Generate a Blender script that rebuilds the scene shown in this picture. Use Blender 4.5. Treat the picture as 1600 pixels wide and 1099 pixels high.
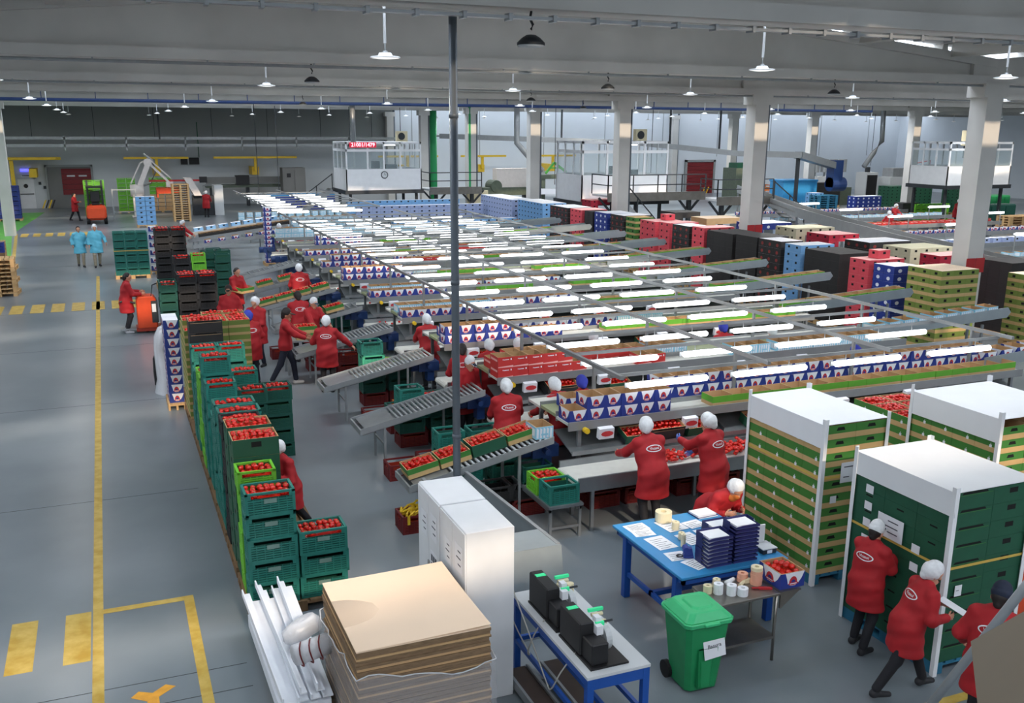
import bpy, bmesh, math, random
import numpy as np
from mathutils import Vector, Matrix, Euler
from mathutils.bvhtree import BVHTree
random.seed(7)
S = bpy.context.scene
for o in list(bpy.data.objects): bpy.data.objects.remove(o)
COL = S.collection
R = math.radians
PI = math.pi

# ---------------------------------------------------------------- camera, world, sun, exposure
cam_d = bpy.data.cameras.new('camera'); cam = bpy.data.objects.new('camera', cam_d); COL.objects.link(cam)
cam_d.sensor_width = 36; cam_d.lens = 1515.5/1600*36; cam_d.shift_y = 50.5/1600; cam_d.clip_end = 400
cam.location = (0, 0, 5.9)
cam.rotation_euler = (Matrix.Rotation(R(-22.5), 4, 'Z') @ Matrix.Rotation(R(90-14.784), 4, 'X') @ Matrix.Rotation(R(0.322), 4, 'Z')).to_euler()
S.camera = cam
S.view_settings.view_transform = 'Standard'; S.view_settings.look = 'None'
S.view_settings.gamma = 1; S.view_settings.use_curve_mapping = False
S.view_settings.exposure = -0.84
W = bpy.data.worlds.new('world'); S.world = W; W.use_nodes = True
W.node_tree.nodes['Background'].inputs[0].default_value = (.72, .84, 1, 1)
W.node_tree.nodes['Background'].inputs[1].default_value = 1.0
def lamp(name, kind, loc, energy, color=(1,1,1), **k):
    d = bpy.data.lights.new(name, kind); d.energy = energy; d.color = color
    for a, b in k.items(): setattr(d, a, b)
    o = bpy.data.objects.new(name, d); o.location = loc; COL.objects.link(o); return o
# low winter sun behind the camera, falling through the roof slots in strips
sun = lamp('sun', 'SUN', (0, -20, 30), 5.5, (1, .80, .60), angle=R(1.6))
sun.rotation_euler = Vector((0.0, 1.85, -1.0)).to_track_quat('-Z', 'Y').to_euler()
# energies of the high-bay lights and the tube lamps
LAMP_E = 95
TUBE_E = 7.5

# ---------------------------------------------------------------- materials
def lin(c):
    return tuple(((v/255)/12.92 if v/255 <= .04045 else ((v/255+.055)/1.055)**2.4) for v in c)
MATS = {}
def M(name, rgb=None, rough=.6, metal=0, var=0, scale=4, bump=0, emit=0, alpha=1, spec=.5, stretch=None, rgb2=None, det=3):
    if name in MATS: return MATS[name]
    m = bpy.data.materials.new(name); m.use_nodes = True; MATS[name] = m
    nt = m.node_tree; b = nt.nodes['Principled BSDF']; c = lin(rgb)
    b.inputs['Base Color'].default_value = (*c, 1); b.inputs['Roughness'].default_value = rough
    b.inputs['Metallic'].default_value = metal; b.inputs['Specular IOR Level'].default_value = spec
    if emit: b.inputs['Emission Color'].default_value = (*c, 1); b.inputs['Emission Strength'].default_value = emit
    if alpha < 1: b.inputs['Alpha'].default_value = alpha
    m.diffuse_color = (*c, 1)
    if var or bump or rgb2:
        tc = nt.nodes.new('ShaderNodeTexCoord'); n = nt.nodes.new('ShaderNodeTexNoise')
        n.inputs['Scale'].default_value = scale; n.inputs['Detail'].default_value = det
        src = tc.outputs['Object']
        if stretch:
            mp = nt.nodes.new('ShaderNodeMapping'); mp.inputs['Scale'].default_value = stretch
            nt.links.new(src, mp.inputs[0]); src = mp.outputs[0]
        nt.links.new(src, n.inputs['Vector'])
        if var or rgb2:
            r = nt.nodes.new('ShaderNodeValToRGB'); e = r.color_ramp.elements
            e[0].position = .32; e[1].position = .68
            e[0].color = (*[max(0, v*(1-var)) for v in c], 1)
            e[1].color = (*(lin(rgb2) if rgb2 else [min(1, v*(1+var)) for v in c]), 1)
            nt.links.new(n.outputs['Fac'], r.inputs[0]); nt.links.new(r.outputs[0], b.inputs['Base Color'])
        if bump:
            bp = nt.nodes.new('ShaderNodeBump'); bp.inputs['Strength'].default_value = bump; bp.inputs['Distance'].default_value = .02
            nt.links.new(n.outputs['Fac'], bp.inputs['Height']); nt.links.new(bp.outputs[0], b.inputs['Normal'])
    return m
M('concrete', (208,206,201), .85, var=.10, scale=.6, bump=.05)
M('concrete_dark', (120,120,118), .85, var=.10, scale=.6)
M('roof_sheet', (180,180,178), .8, var=.06, scale=.5)
M('floor_paint', (112,122,129), .28, var=.16, scale=.35, bump=.02, rgb2=(132,140,145), det=6)
M('joint', (62,66,68), .7)
M('yellow_paint', (198,160,52), .5, var=.22, scale=5, rgb2=(206,178,96), det=6)
M('orange_paint', (226,160,48), .5, var=.15, scale=6)
M('green_paint', (96,176,70), .45, var=.12, scale=2)
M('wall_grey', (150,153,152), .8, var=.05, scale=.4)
M('wall_light', (200,204,206), .7, var=.04, scale=.4)
M('wall_white', (222,228,233), .6, var=.03, scale=.4)
M('white', (226,228,230), .5, var=.03, scale=3)
M('white_card', (236,238,240), .6, var=.02, scale=2)
M('paper', (232,234,238), .7)
M('ink', (70,74,84), .8)
M('steel', (150,155,158), .35, .7, var=.10, scale=3)
M('galv', (160,164,166), .45, .45, var=.08, scale=5)
M('alu', (152,155,156), .42, .45, var=.05, scale=4)
M('grey_sheet', (146,156,160), .45, .2, var=.06, scale=3)
M('stainless', (142,138,132), .28, .85, var=.1, scale=4)
M('dark_steel', (52,56,60), .5, .3)
M('pipe_grey', (92,100,108), .5, .2)
M('black', (24,24,26), .5)
M('black_rubber', (20,20,22), .8)
M('belt_white', (206,206,198), .55, var=.05, scale=6)
M('belt_green', (150,158,120), .6, var=.05, scale=6)
M('machine_blue', (34,60,110), .4, var=.08, scale=8)
M('bench_blue', (24,78,160), .4, var=.06, scale=5)
M('table_blue', (52,140,196), .4, var=.05, scale=5)
M('navy', (34,40,96), .45, var=.05, scale=8)
M('teal', (36,122,110), .5, var=.08, scale=6)
M('teal_light', (74,176,140), .5, var=.06, scale=6)
M('teal_dark', (22,84,72), .55, var=.08, scale=6)
M('dark_green', (28,84,60), .6, var=.07, scale=5)
M('lime', (112,190,52), .5, var=.08, scale=6)
M('crate_black', (34,34,36), .6, var=.10, scale=6)
M('crate_brown', (66,52,44), .6, var=.08, scale=6)
M('maroon', (112,28,30), .55, var=.10, scale=6)
M('crate_orange', (190,106,40), .6)
M('plate_grey', (120,150,140), .6)
M('cardboard', (196,160,116), .8, var=.05, scale=5)
M('card_in', (182,146,104), .85, var=.06, scale=5)
M('card_top', (240,214,186), .75, var=.02, scale=2)
M('card_edge', (128,104,78), .9, var=.22, scale=10, stretch=(1,1,14))
M('box_green', (62,124,50), .6, var=.05, scale=5)
M('box_lime', (96,168,48), .6, var=.05, scale=5)
M('box_olive', (116,134,58), .6, var=.05, scale=5)
M('box_tan', (196,164,112), .75, var=.04, scale=5)
M('box_navy', (38,58,140), .5)
M('box_white', (232,234,240), .55)
M('box_cyan', (150,206,228), .5)
M('box_sky', (116,166,214), .55, var=.04, scale=5)
M('box_lav', (156,170,206), .6, var=.04, scale=5)
M('box_red', (196,52,50), .55, var=.03, scale=6)
M('box_pink', (216,76,88), .55, var=.05, scale=6)
M('box_pinkw', (238,176,172), .6)
M('box_crimson', (178,36,60), .55, var=.05, scale=6)
M('box_black', (44,42,42), .6, var=.06, scale=5)
M('box_beige', (206,200,170), .65, var=.04, scale=5)
M('logo_red', (190,50,56), .5)
M('logo_dim', (150,56,52), .6)
M('hole', (12,12,12), .9)
M('tomato', (206,34,22), .25, var=.22, scale=14, spec=.6)
M('tomato_green', (70,120,40), .6)
M('wood', (196,160,112), .8, var=.14, scale=3, stretch=(8,1,1))
M('tray_glint', (92,104,160), .4)  # lighter navy that paints the light caught by tray edges
M('wood_dark', (122,94,64), .85, var=.14, scale=3, stretch=(8,1,1))  # darker wood; on the crate-row pallets it stands in for their shadow
M('pallet_blue', (40,110,140), .7, var=.1, scale=4)
M('coat_red', (168,24,32), .75, var=.10, scale=7, bump=.12)
M('shirt_red', (160,24,30), .75, var=.10, scale=7, bump=.12)
M('coat_blue', (94,180,206), .6, var=.08, scale=8, bump=.15)
M('trousers_black', (26,26,32), .8, var=.1, scale=9)
M('trousers_navy', (28,32,48), .8, var=.1, scale=9)
M('trousers_khaki', (150,140,120), .8, var=.1, scale=9)
M('skin', (206,150,122), .55, var=.04, scale=12)
M('skin_tan', (176,122,94), .55, var=.04, scale=12)
M('hair_dark', (34,26,24), .6, var=.2, scale=30)
M('net_white', (226,228,230), .85, var=.06, scale=30, bump=.25)
M('cap_blue', (52,62,168), .75, var=.06, scale=20, bump=.2)
M('cap_navy', (26,36,58), .75, var=.08, scale=20)
M('glove_blue', (84,112,186), .5)
M('lips', (160,84,76), .5)
M('shoe', (36,36,40), .7)
M('shoe_white', (196,196,200), .6)
M('orange', (214,74,34), .4, var=.05, scale=5)
M('orange_dark', (150,44,24), .5)
M('yellow', (232,192,40), .45, var=.05, scale=6)
M('robot_white', (222,214,208), .45, var=.04, scale=6)
M('bin_green', (30,140,84), .45, var=.06, scale=5)
M('bin_lid', (60,190,124), .4, var=.04, scale=5)
M('led_red', (220,30,60), .5, emit=.6)
M('led_text', (255,190,200), .5, emit=3)
M('led_green', (60,220,150), .5, emit=.4)
M('blue_sign', (90,90,255), .5, emit=4)
M('foam', (232,236,242), .6, var=.03, scale=4)
M('film', (222,226,232), .16, alpha=.24, spec=.9, bump=.8, scale=9)
M('film_white', (232,234,238), .25, alpha=.72, spec=.7, bump=.6, scale=18)
M('strap_yellow', (208,176,84), .5)
M('roll_cream', (226,214,178), .6)
M('roll_pink', (226,166,140), .6)
M('glass', (180,200,205), .08, alpha=.22, spec=.6)
M('door_red', (120,24,30), .6, var=.06, scale=3)
M('red_sign', (176,34,40), .5)
M('cable', (190,188,180), .6)
M('beige_panel', (92,84,70), .6, var=.04, scale=3)
M('olive_machine', (86,96,82), .55, .2, var=.1, scale=5)
M('conv_green', (80,170,60), .5)
M('lamp_white', (240,242,244), .4)
M('roof_fill_strip', (226,236,250), .5, emit=15.0)
M('wall_fill_strip', (226,236,250), .5, emit=5.0)
M('lamp_lens', (255,255,252), .4, emit=1.6)
M('tube_glow', (250,253,255), .4, emit=TUBE_E)
M('small_glow', (250,253,255), .4, emit=6)
M('sign_green', (44,160,96), .6)

# ---------------------------------------------------------------- mesh builder
class B:
    def __init__(s): s.v = []; s.f = []; s.m = []
    def quad(s, pts, m=0):
        n = len(s.v); s.v += [tuple(p) for p in pts]; s.f.append(tuple(range(n, n+len(pts)))); s.m.append(m); return s
    def box(s, x0, y0, z0, x1, y1, z1, m=0, skip=''):
        n = len(s.v)
        s.v += [(x0,y0,z0),(x1,y0,z0),(x1,y1,z0),(x0,y1,z0),(x0,y0,z1),(x1,y0,z1),(x1,y1,z1),(x0,y1,z1)]
        for k, q in (('b',(0,3,2,1)),('t',(4,5,6,7)),('f',(0,1,5,4)),('r',(1,2,6,5)),('k',(2,3,7,6)),('l',(3,0,4,7))):
            if k not in skip: s.f.append(tuple(n+i for i in q)); s.m.append(m)
        return s
    def cbox(s, c, d, m=0): return s.box(c[0]-d[0]/2, c[1]-d[1]/2, c[2]-d[2]/2, c[0]+d[0]/2, c[1]+d[1]/2, c[2]+d[2]/2, m)
    def cyl(s, a, b, r, r2=None, n=10, m=0, caps=True):
        a = Vector(a); b = Vector(b); r2 = r if r2 is None else r2
        d = (b-a).normalized(); u = d.orthogonal().normalized(); w = d.cross(u); k = len(s.v)
        for c, rr in ((a, r), (b, r2)):
            for i in range(n):
                t = 2*PI*i/n; s.v.append(tuple(c+u*(rr*math.cos(t))+w*(rr*math.sin(t))))
        for i in range(n):
            j = (i+1) % n; s.f.append((k+i, k+j, k+n+j, k+n+i)); s.m.append(m)
        if caps:
            s.f.append(tuple(k+i for i in reversed(range(n)))); s.m.append(m)
            s.f.append(tuple(k+n+i for i in range(n))); s.m.append(m)
        return s
    def bar(s, a, b, w, h, m=0, up=(0,0,1)):
        a = Vector(a); b = Vector(b); d = (b-a).normalized(); u = d.cross(Vector(up))
        if u.length < 1e-4: u = Vector((1,0,0))
        u.normalize(); t = u.cross(d).normalized(); n = len(s.v)
        for c in (a, b):
            for i, j in ((-1,-1),(1,-1),(1,1),(-1,1)): s.v.append(tuple(c+u*(i*w/2)+t*(j*h/2)))
        for q in ((0,1,2,3),(7,6,5,4),(0,4,5,1),(1,5,6,2),(2,6,7,3),(3,7,4,0)): s.f.append(tuple(n+i for i in q)); s.m.append(m)
        return s
    def tube(s, path, r, n=8, m=0):
        P = [Vector(p) for p in path]; rings = []
        for i, p in enumerate(P):
            d = (P[min(i+1, len(P)-1)]-P[max(i-1, 0)]).normalized()
            ref = Vector((0,0,1)) if abs(d.z) < .9 else Vector((1,0,0))
            u = d.cross(ref).normalized(); w = d.cross(u); k = len(s.v)
            for j in range(n):
                t = 2*PI*j/n; s.v.append(tuple(p+u*(r*math.cos(t))+w*(r*math.sin(t))))
            rings.append(k)
        for a, b in zip(rings, rings[1:]):
            for j in range(n):
                l = (j+1) % n; s.f.append((a+j, a+l, b+l, b+j)); s.m.append(m)
        s.f.append(tuple(rings[0]+i for i in reversed(range(n)))); s.m.append(m)
        s.f.append(tuple(rings[-1]+i for i in range(n))); s.m.append(m)
        return s
    def lathe(s, prof, n=16, m=0, at=(0,0,0)):
        k = len(s.v)
        for r, z in prof:
            for i in range(n):
                t = 2*PI*i/n; s.v.append((at[0]+r*math.cos(t), at[1]+r*math.sin(t), at[2]+z))
        for q in range(len(prof)-1):
            for i in range(n):
                j = (i+1) % n; a = k+q*n; s.f.append((a+i, a+j, a+n+j, a+n+i)); s.m.append(m)
        return s
    def prism(s, poly, y0, y1, m=0, axis='y'):
        # polygon in (x,z) for axis y, (y,z) for axis x, (x,y) for axis z
        n = len(s.v); k = len(poly)
        for t in (y0, y1):
            for a, b in poly: s.v.append({'y':(a,t,b),'x':(t,a,b),'z':(a,b,t)}[axis])
        s.f.append(tuple(range(n, n+k))); s.m.append(m); s.f.append(tuple(reversed(range(n+k, n+2*k)))); s.m.append(m)
        for i in range(k):
            j = (i+1) % k; s.f.append((n+j, n+i, n+k+i, n+k+j)); s.m.append(m)
        return s
    def add(s, o, off=(0,0,0), rz=0, mm=None):
        n = len(s.v); c, q = math.cos(rz), math.sin(rz)
        s.v += [(x*c-y*q+off[0], x*q+y*c+off[1], z+off[2]) for x, y, z in o.v]
        s.f += [tuple(n+i for i in f) for f in o.f]; s.m += [mm if mm is not None else i for i in o.m]; return s
    def mesh(s, name, mats, smooth=False, bevel=0, fix=True):
        me = bpy.data.meshes.new(name); me.from_pydata(s.v, [], s.f)
        if isinstance(mats, str): mats = [mats]
        for a in mats: me.materials.append(MATS[a])
        me.polygons.foreach_set('material_index', s.m)
        if fix or bevel:
            bm = bmesh.new(); bm.from_mesh(me)
            if bevel:
                bmesh.ops.remove_doubles(bm, verts=bm.verts, dist=1e-5)
                bmesh.ops.bevel(bm, geom=bm.edges[:], offset=bevel, segments=1, affect='EDGES', clamp_overlap=True)
            bmesh.ops.recalc_face_normals(bm, faces=bm.faces); bm.to_mesh(me); bm.free()
        if smooth: me.polygons.foreach_set('use_smooth', [True]*len(me.polygons))
        me.update(); return me

def ob(name, me, parent=None, loc=(0,0,0), rz=0, label=None, cat=None, group=None, kind=None, rot=None, scale=None):
    if isinstance(me, tuple): me = me[0].mesh(name, *me[1:])
    o = bpy.data.objects.new(name, me); COL.objects.link(o)
    o.location = loc; o.rotation_euler = rot if rot else (0, 0, rz)
    if scale: o.scale = scale
    if parent: o.parent = parent
    if label: o['label'] = label
    if cat: o['category'] = cat
    if group: o['group'] = group
    if kind: o['kind'] = kind
    return o
def thing(name, label, cat, loc=(0,0,0), rz=0, group=None, rot=None): return ob(name, None, None, loc, rz, label, cat, group, rot=rot)
def struct(name, me, parent=None, loc=(0,0,0), rz=0, label=None): return ob(name, me, parent, loc, rz, label=label, kind=None if parent else 'structure')
def dup(root, loc=None, rz=None, label=None, group=None):
    r = root.copy(); COL.objects.link(r)
    if loc: r.location = loc
    if rz is not None: r.rotation_euler = (0, 0, rz)
    if label: r['label'] = label
    if group: r['group'] = group
    for ch in root.children:
        c = ch.copy(); COL.objects.link(c); c.parent = r
        for g in ch.children:
            d = g.copy(); COL.objects.link(d); d.parent = c
    return r
ONES = ['zeroth','first','second','third','fourth','fifth','sixth','seventh','eighth','ninth','tenth','eleventh','twelfth','thirteenth','fourteenth','fifteenth','sixteenth','seventeenth','eighteenth','nineteenth']
def nth(n):
    if n < 20: return ONES[n]
    return {2:'twent',3:'thirt'}[n//10]+('ieth' if n % 10 == 0 else 'y-'+ONES[n % 10])
def lab(base, extra):
    s = base+extra
    return s if len(s.split()) <= 16 else base
def ring(B_, cx, cz, rx, rz_, w, y, n=24, m=0):
    for i in range(n):
        a, b = 2*PI*i/n, 2*PI*(i+1)/n
        B_.quad([(cx+rx*math.cos(a), y, cz+rz_*math.sin(a)), (cx+rx*math.cos(b), y, cz+rz_*math.sin(b)),
                 (cx+(rx-w)*math.cos(b), y, cz+(rz_-w)*math.sin(b)), (cx+(rx-w)*math.cos(a), y, cz+(rz_-w)*math.sin(a))], m)
def text_mesh(txt, size, bold=0):
    c = bpy.data.curves.new('lettering', 'FONT'); c.body = txt; c.size = size; c.align_x = 'CENTER'; c.align_y = 'CENTER'; c.offset = bold; c.resolution_u = 2
    o = bpy.data.objects.new('lettering', c); COL.objects.link(o)
    me = bpy.data.meshes.new_from_object(o.evaluated_get(bpy.context.evaluated_depsgraph_get()))
    bpy.data.objects.remove(o); bpy.data.curves.remove(c)
    return [tuple(v.co) for v in me.vertices], [tuple(p.vertices) for p in me.polygons]
def add_text(b, txt, size, o, u, w, m=0, bold=0):
    """flat lettering laid on a surface: origin o, reading direction u, up direction w"""
    o, u, w = Vector(o), Vector(u), Vector(w); v, f = text_mesh(txt, size, bold); n = len(b.v)
    b.v += [tuple(o+u*p[0]+w*p[1]) for p in v]; b.f += [tuple(n+i for i in q) for q in f]; b.m += [m]*len(f)
    return b

# ---------------------------------------------------------------- the hall
BAY, NB = 10.05, 9
BEAMY = [BAY*k for k in range(-1, 8)]
XR = [-32, -5, 22, 49, 76]            # column rows
WALLY = 80.0
fl = struct('floor', (B().box(-32, -13, -.2, 76, WALLY, 0), 'floor_paint'))
jb = B()
for y in (10.25, 9.75): jb.box(-6, y-.006, 0, 1.0, y+.006, .0015)
for y in (16.2, 22.3, 28.4, 34.5, 46, 58): jb.box(-6, y-.006, 0, 1.0, y+.006, .0015)
struct('floor_joint', (jb, 'joint'), fl)
def mark(name, x0, y0, x1, y1, mat='yellow_paint', z=.003): return struct(name, (B().box(x0, y0, .0005, x1, y1, z), mat), fl)
mark('floor_line', -.62, -2, -.50, 42.5)
for x in (-1.53, -.93): mark('floor_stripe', x, 10.95, x+.29, 12.2)
mark('floor_line', -.50, 12.08, .56, 12.2); mark('floor_line', .46, 6, .58, 12.2, z=.004)
for i in range(8): mark('floor_stripe', -3.85+.62*i, 34.55, -3.45+.62*i, 36.2)
for i in range(6): mark('floor_stripe', -4.5+.62*i, 59.2, -4.12+.62*i, 61.0)
struct('floor_arrow', (B().prism([(-.08,9.5),(.04,9.5),(.04,9.9),(.22,10.05),(.12,10.12),(-.02,10.0),(-.16,10.08),(-.24,9.98),(-.08,9.85)], .0005, .003, axis='z'), 'orange_paint'), fl)
struct('floor_zone', (B().prism([(-8,47),(-4.05,47),(-5.0,61),(-4.0,76),(-8,76)], .0005, .002, axis='z'), 'green_paint'), fl)
struct('floor_line', (B().prism([(-4.05,47),(-3.9,47),(-4.7,61),(-4.85,61)], .0005, .004, axis='z'), 'yellow_paint'), fl)
mark('floor_line', 6.9, 6.62, 8.5, 6.74)

# roof: flat-pitched deck with an open light slot in every bay, purlins below it
def roofz(x):
    for a, b in zip(XR, XR[1:]):
        if a <= x <= b: return 7.95+1.02*(1-abs(x-(a+b)/2)/((b-a)/2))
    return 7.95
rf = B()
for a, b in zip(XR, XR[1:]):
    m = (a+b)/2
    for x0, x1 in ((a, m), (m, b)):
        y = -13
        edges = []
        for k in range(-1, 7):
            c = -4.35+BAY*k; edges.append((c-.65, c+.65))
        segs = []; cur = -13
        for e0, e1 in edges:
            if e1 < -13 or e0 > WALLY: continue
            if e0 > cur: segs.append((cur, e0))
            cur = e1
        segs.append((cur, WALLY))
        for y0, y1 in segs:
            z0, z1 = roofz(x0), roofz(x1); n = len(rf.v)
            rf.v += [(x0,y0,z0),(x1,y0,z1),(x1,y1,z1),(x0,y1,z0),(x0,y0,z0+.12),(x1,y0,z1+.12),(x1,y1,z1+.12),(x0,y1,z0+.12)]
            for q in ((0,3,2,1),(4,5,6,7),(0,1,5,4),(1,2,6,5),(2,3,7,6),(3,0,4,7)): rf.f.append(tuple(n+i for i in q)); rf.m.append(0)
ceil = struct('ceiling', (rf, 'roof_sheet'))
pm = B().prism([(-.07,0),(.07,0),(.16,-.34),(-.16,-.34)], 0, BAY-.3).mesh('purlin', 'concrete')
for y in BEAMY[:-1]:
    for x in [XR[1]+1.5+3.0*i for i in range(9)]+[XR[2]+1.5+3.0*i for i in range(9)]:
        if 0 <= y < 45: ob('purlin', pm, ceil, (x, y+.15, roofz(x)))
# unseen glowing strips added under the deck to brighten the ceiling, behind every beam
for k, y in enumerate(BEAMY[:-1]):
    for a, b in zip(XR[:3], XR[1:4]):
        m = (a+b)/2; sk_ = B()
        for x0, x1 in ((a+.4, m), (m, b-.4)): sk_.quad([(x0,y+.5,roofz(x0)-.02),(x0,y+1.5,roofz(x0)-.02),(x1,y+1.5,roofz(x1)-.02),(x1,y+.5,roofz(x1)-.02)])
        struct('roof_fill_strip', (sk_, 'roof_fill_strip', False, 0, False), ceil)
for a, b in ((22, 49), (49, 76)):  # unseen glowing strips added close to the far wall to brighten it
    m = (a+b)/2; sk_ = B()
    for x0, x1 in ((a+.4, m), (m, b-.4)): sk_.quad([(x0,76.2,roofz(x0)-.02),(x0,79.2,roofz(x0)-.02),(x1,79.2,roofz(x1)-.02),(x1,76.2,roofz(x1)-.02)])
    struct('roof_fill_strip', (sk_, 'wall_fill_strip', False, 0, False), ceil)
# pitched I-beams on the columns
def beam_mesh(L):
    b = B(); h = L/2
    b.box(-h, -.25, 7.1, h, .25, 7.30)
    for s in (-1, 1):
        b.prism([(s*h,7.30),(0,7.30),(0,8.75),(s*h,7.55)], -.075, .075)
        b.prism([(s*h,7.50),(0,8.72),(0,8.93),(s*h,7.72)], -.22, .22)
        b.prism([(s*h,7.25),(s*(h-.8),7.25),(s*(h-.8),7.62),(s*h,7.6)], -.2, .2)
    return b.mesh('ceiling_beam', 'concrete')
bmh = beam_mesh(27)
for y in BEAMY:
    for a, b in zip(XR, XR[1:]):
        struct('ceiling_beam', bmh, None, ((a+b)/2, y, 0), label='pitched grey precast concrete roof beam spanning between columns')
colm = B().box(-.28, -.28, 0, .28, .28, 7.1).box(-.42, -.3, 6.75, .42, .3, 7.1)
colm = colm.mesh('column', 'concrete')
pipem = B().cyl((.36, -.1, 0), (.36, -.1, 7.6), .09, n=10).mesh('drain_pipe', 'pipe_grey', True)
for x in XR[1:4]:
    for y in BEAMY[1:]+[BAY*7.92]:
        if x < 0 and y > 65: continue
        c = struct('column', colm, None, (x, y, 0), label='square grey concrete column carrying the roof beams')
        if x > 0: struct('drain_pipe', pipem, c)
sgm = B().box(-.32, -.30, 1.75, 0, -.285, 2.15).mesh('fire_sign', 'red_sign')
for y, l in ((BEAMY[3], 'nearest right hand column'), (BEAMY[4], 'column behind the black box stacks')):
    for dx, d in ((0, 'left'), (.34, 'right')): ob('fire_sign', sgm, None, (XR[2]+dx, y, .35), label='%s red fire sign of the pair on the %s' % (d, l), cat='sign')
# walls
struct('wall_far', (B().box(-32, WALLY, 0, 22.6, WALLY+.3, 4.4, 0).box(-32, WALLY, 4.4, 22.6, WALLY+.3, 10, 1).box(22.6, WALLY, 0, 76, WALLY+.3, 10, 2), ['wall_light', 'wall_grey', 'wall_white']))  # dark upper band and paler right span put uneven light into colour
struct('wall_left', (B().box(-32.3, -13, 0, -32, WALLY, 10), 'wall_light'))
struct('wall_right', (B().box(76, -13, 0, 76.3, WALLY, 10), 'wall_white'))
struct('wall_back', (B().box(-32, -13.3, 0, 76, -13, 10), 'wall_light'))
wj = B()
for x in range(24, 76, 6): wj.box(x, WALLY-.02, 3.4, x+.05, WALLY, 8)
struct('trim_1', (wj, 'galv'))
# ---------------------------------------------------------------- high-bay lamps
rod = B().cyl((0,0,.16), (0,0,1.25), .028, n=8).mesh('rod', 'lamp_white', True)
hook = B().cyl((0,0,.08), (0,0,.30), .012, n=6).lathe([(.0,.13),(.05,.12),(.05,.08),(0,.07)], 8).mesh('hook', 'galv', True)
shade = B().lathe([(0,.085),(.12,.085),(.15,.03),(.29,.012),(.30,-.01),(.27,-.012)], 24).mesh('lamp_shade', 'lamp_white', True)
lens = B().lathe([(.27,-.012),(.12,-.03),(0,-.032)], 24).mesh('lens', 'lamp_lens', True)
ld = bpy.data.lights.new('high_bay_light', 'AREA'); ld.shape = 'DISK'; ld.size = .34; ld.energy = LAMP_E; ld.color = (1, .985, .96); ld.spread = R(165)
SC_ = .6
ld2 = ld.copy(); ld2.energy = LAMP_E*2.4
def highbay(x, y, z, show=True, row=0):
    if show:
        t = thing('high_bay_lamp', '', 'lamp', (x, y, z), group='white high bay lamps of the %s row' % nth(max(row, 1)))
        for n, m in (('rod', rod), ('hook', hook), ('lamp_shade', shade), ('lens', lens)): ob(n, m, t, scale=(SC_, SC_, 1 if n == 'rod' else SC_))
        t['label'] = 'white round high bay lamp on a rod, %s lamp row from the camera' % nth(max(row, 1))
    l = bpy.data.objects.new('high_bay_light', ld2 if x > 22 else ld); COL.objects.link(l); l.location = (x, y, z-.06)
    return l
rows = [(-8.5, 6.7), (1.8, 6.7), (11.75, 6.7), (20.8, 6.7), (31.3, 6.62), (41.5, 6.62), (51.5, 6.6), (61.5, 6.6), (71.5, 6.6)]
for ri, (y, z) in enumerate(rows):
    for x in (-6.7, -1.7, 3.22, 8.6, 13.2, 18.1, 23.4, 27.2, 31.5, 36.5, 41.5, 46.5, 52, 58, 64):
        if x > 22 and y < 18 or x > 43 and y < 30: continue
        highbay(x, y, z, show=(y > 5), row=ri-1)
dk = B().lathe([(0,.16),(.10,.15),(.20,.10),(.30,.02),(.30,-.02)], 20).mesh('lamp_shade', 'dark_steel', True)
dl = B().lathe([(.28,-.02),(.28,-.05),(0,-.06)], 20).mesh('lens', 'wall_light', True)
dh = B().tube([(0,0,.15),(.03,0,.2),(-.02,0,.26),(0,0,.34)], .02, 6).mesh('hook', 'black')
for i, (x, y) in enumerate(((4.36,10.05),(10.6,20.1),(4.0,20.1),(16.9,20.1),(7.6,40.2),(13.1,30.15),(20,40.2))):
    t = thing('old_lamp', 'dark bell shaped lamp under a roof beam, %s' % ('nearest the camera','beside the pole, second beam','left of the pole, second beam','right end of the second beam','left one of the fourth beam','on the third beam','right one of the fourth beam')[i], 'lamp', (x, y, 6.77), group='dark bell lamps under the beams')
    for n, m in (('lamp_shade', dk), ('lens', dl), ('hook', dh)): ob(n, m, t, scale=(.5,.5,.6) if n != 'hook' else (.7,.7,.97))
# cable trays and pipes on the beams
tr = B().box(-8, -.05, 0, 30, .05, .03)
for i in range(76): tr.box(-8+i*.5, -.07, -.02, -7.96+i*.5, .07, .05)
ob('cable_tray', (tr, 'galv'), None, (0, 9.85, 6.99), label='perforated metal cable tray fixed under the nearest roof beam', cat='cable tray')
for y, mt, nm in ((20.1, 'galv', 'thin metal conduit under the second roof beam'), (30.15, 'galv', 'thin metal conduit under the third roof beam'), (44.5, 'machine_blue', 'dark blue pipe hung across the hall below the beams')):
    cb = B().cyl((-6,0,0), (40,0,0), .03 if y < 40 else .07, n=8)
    for i in range(24): cb.box(-6+2*i, -.02, 0, -5.97+2*i, .02, .5 if y > 40 else .1)
    ob('conduit', (cb, mt), None, (0, y-.2, 7.04 if y < 40 else 6.9), label=nm, cat='pipe')
# vertical drop pole in front
pb = B().cyl((0,0,0), (0,0,7.05), .045, n=12)
for z in (2.4, 4.2, 6.0): pb.cyl((0,0,z), (0,0,z+.05), .052, n=12)
ob('drop_pole', (pb, 'pipe_grey', True), None, (3.53, 10.2, 0), label='tall grey vertical pole from the floor to the nearest beam', cat='pole')

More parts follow.
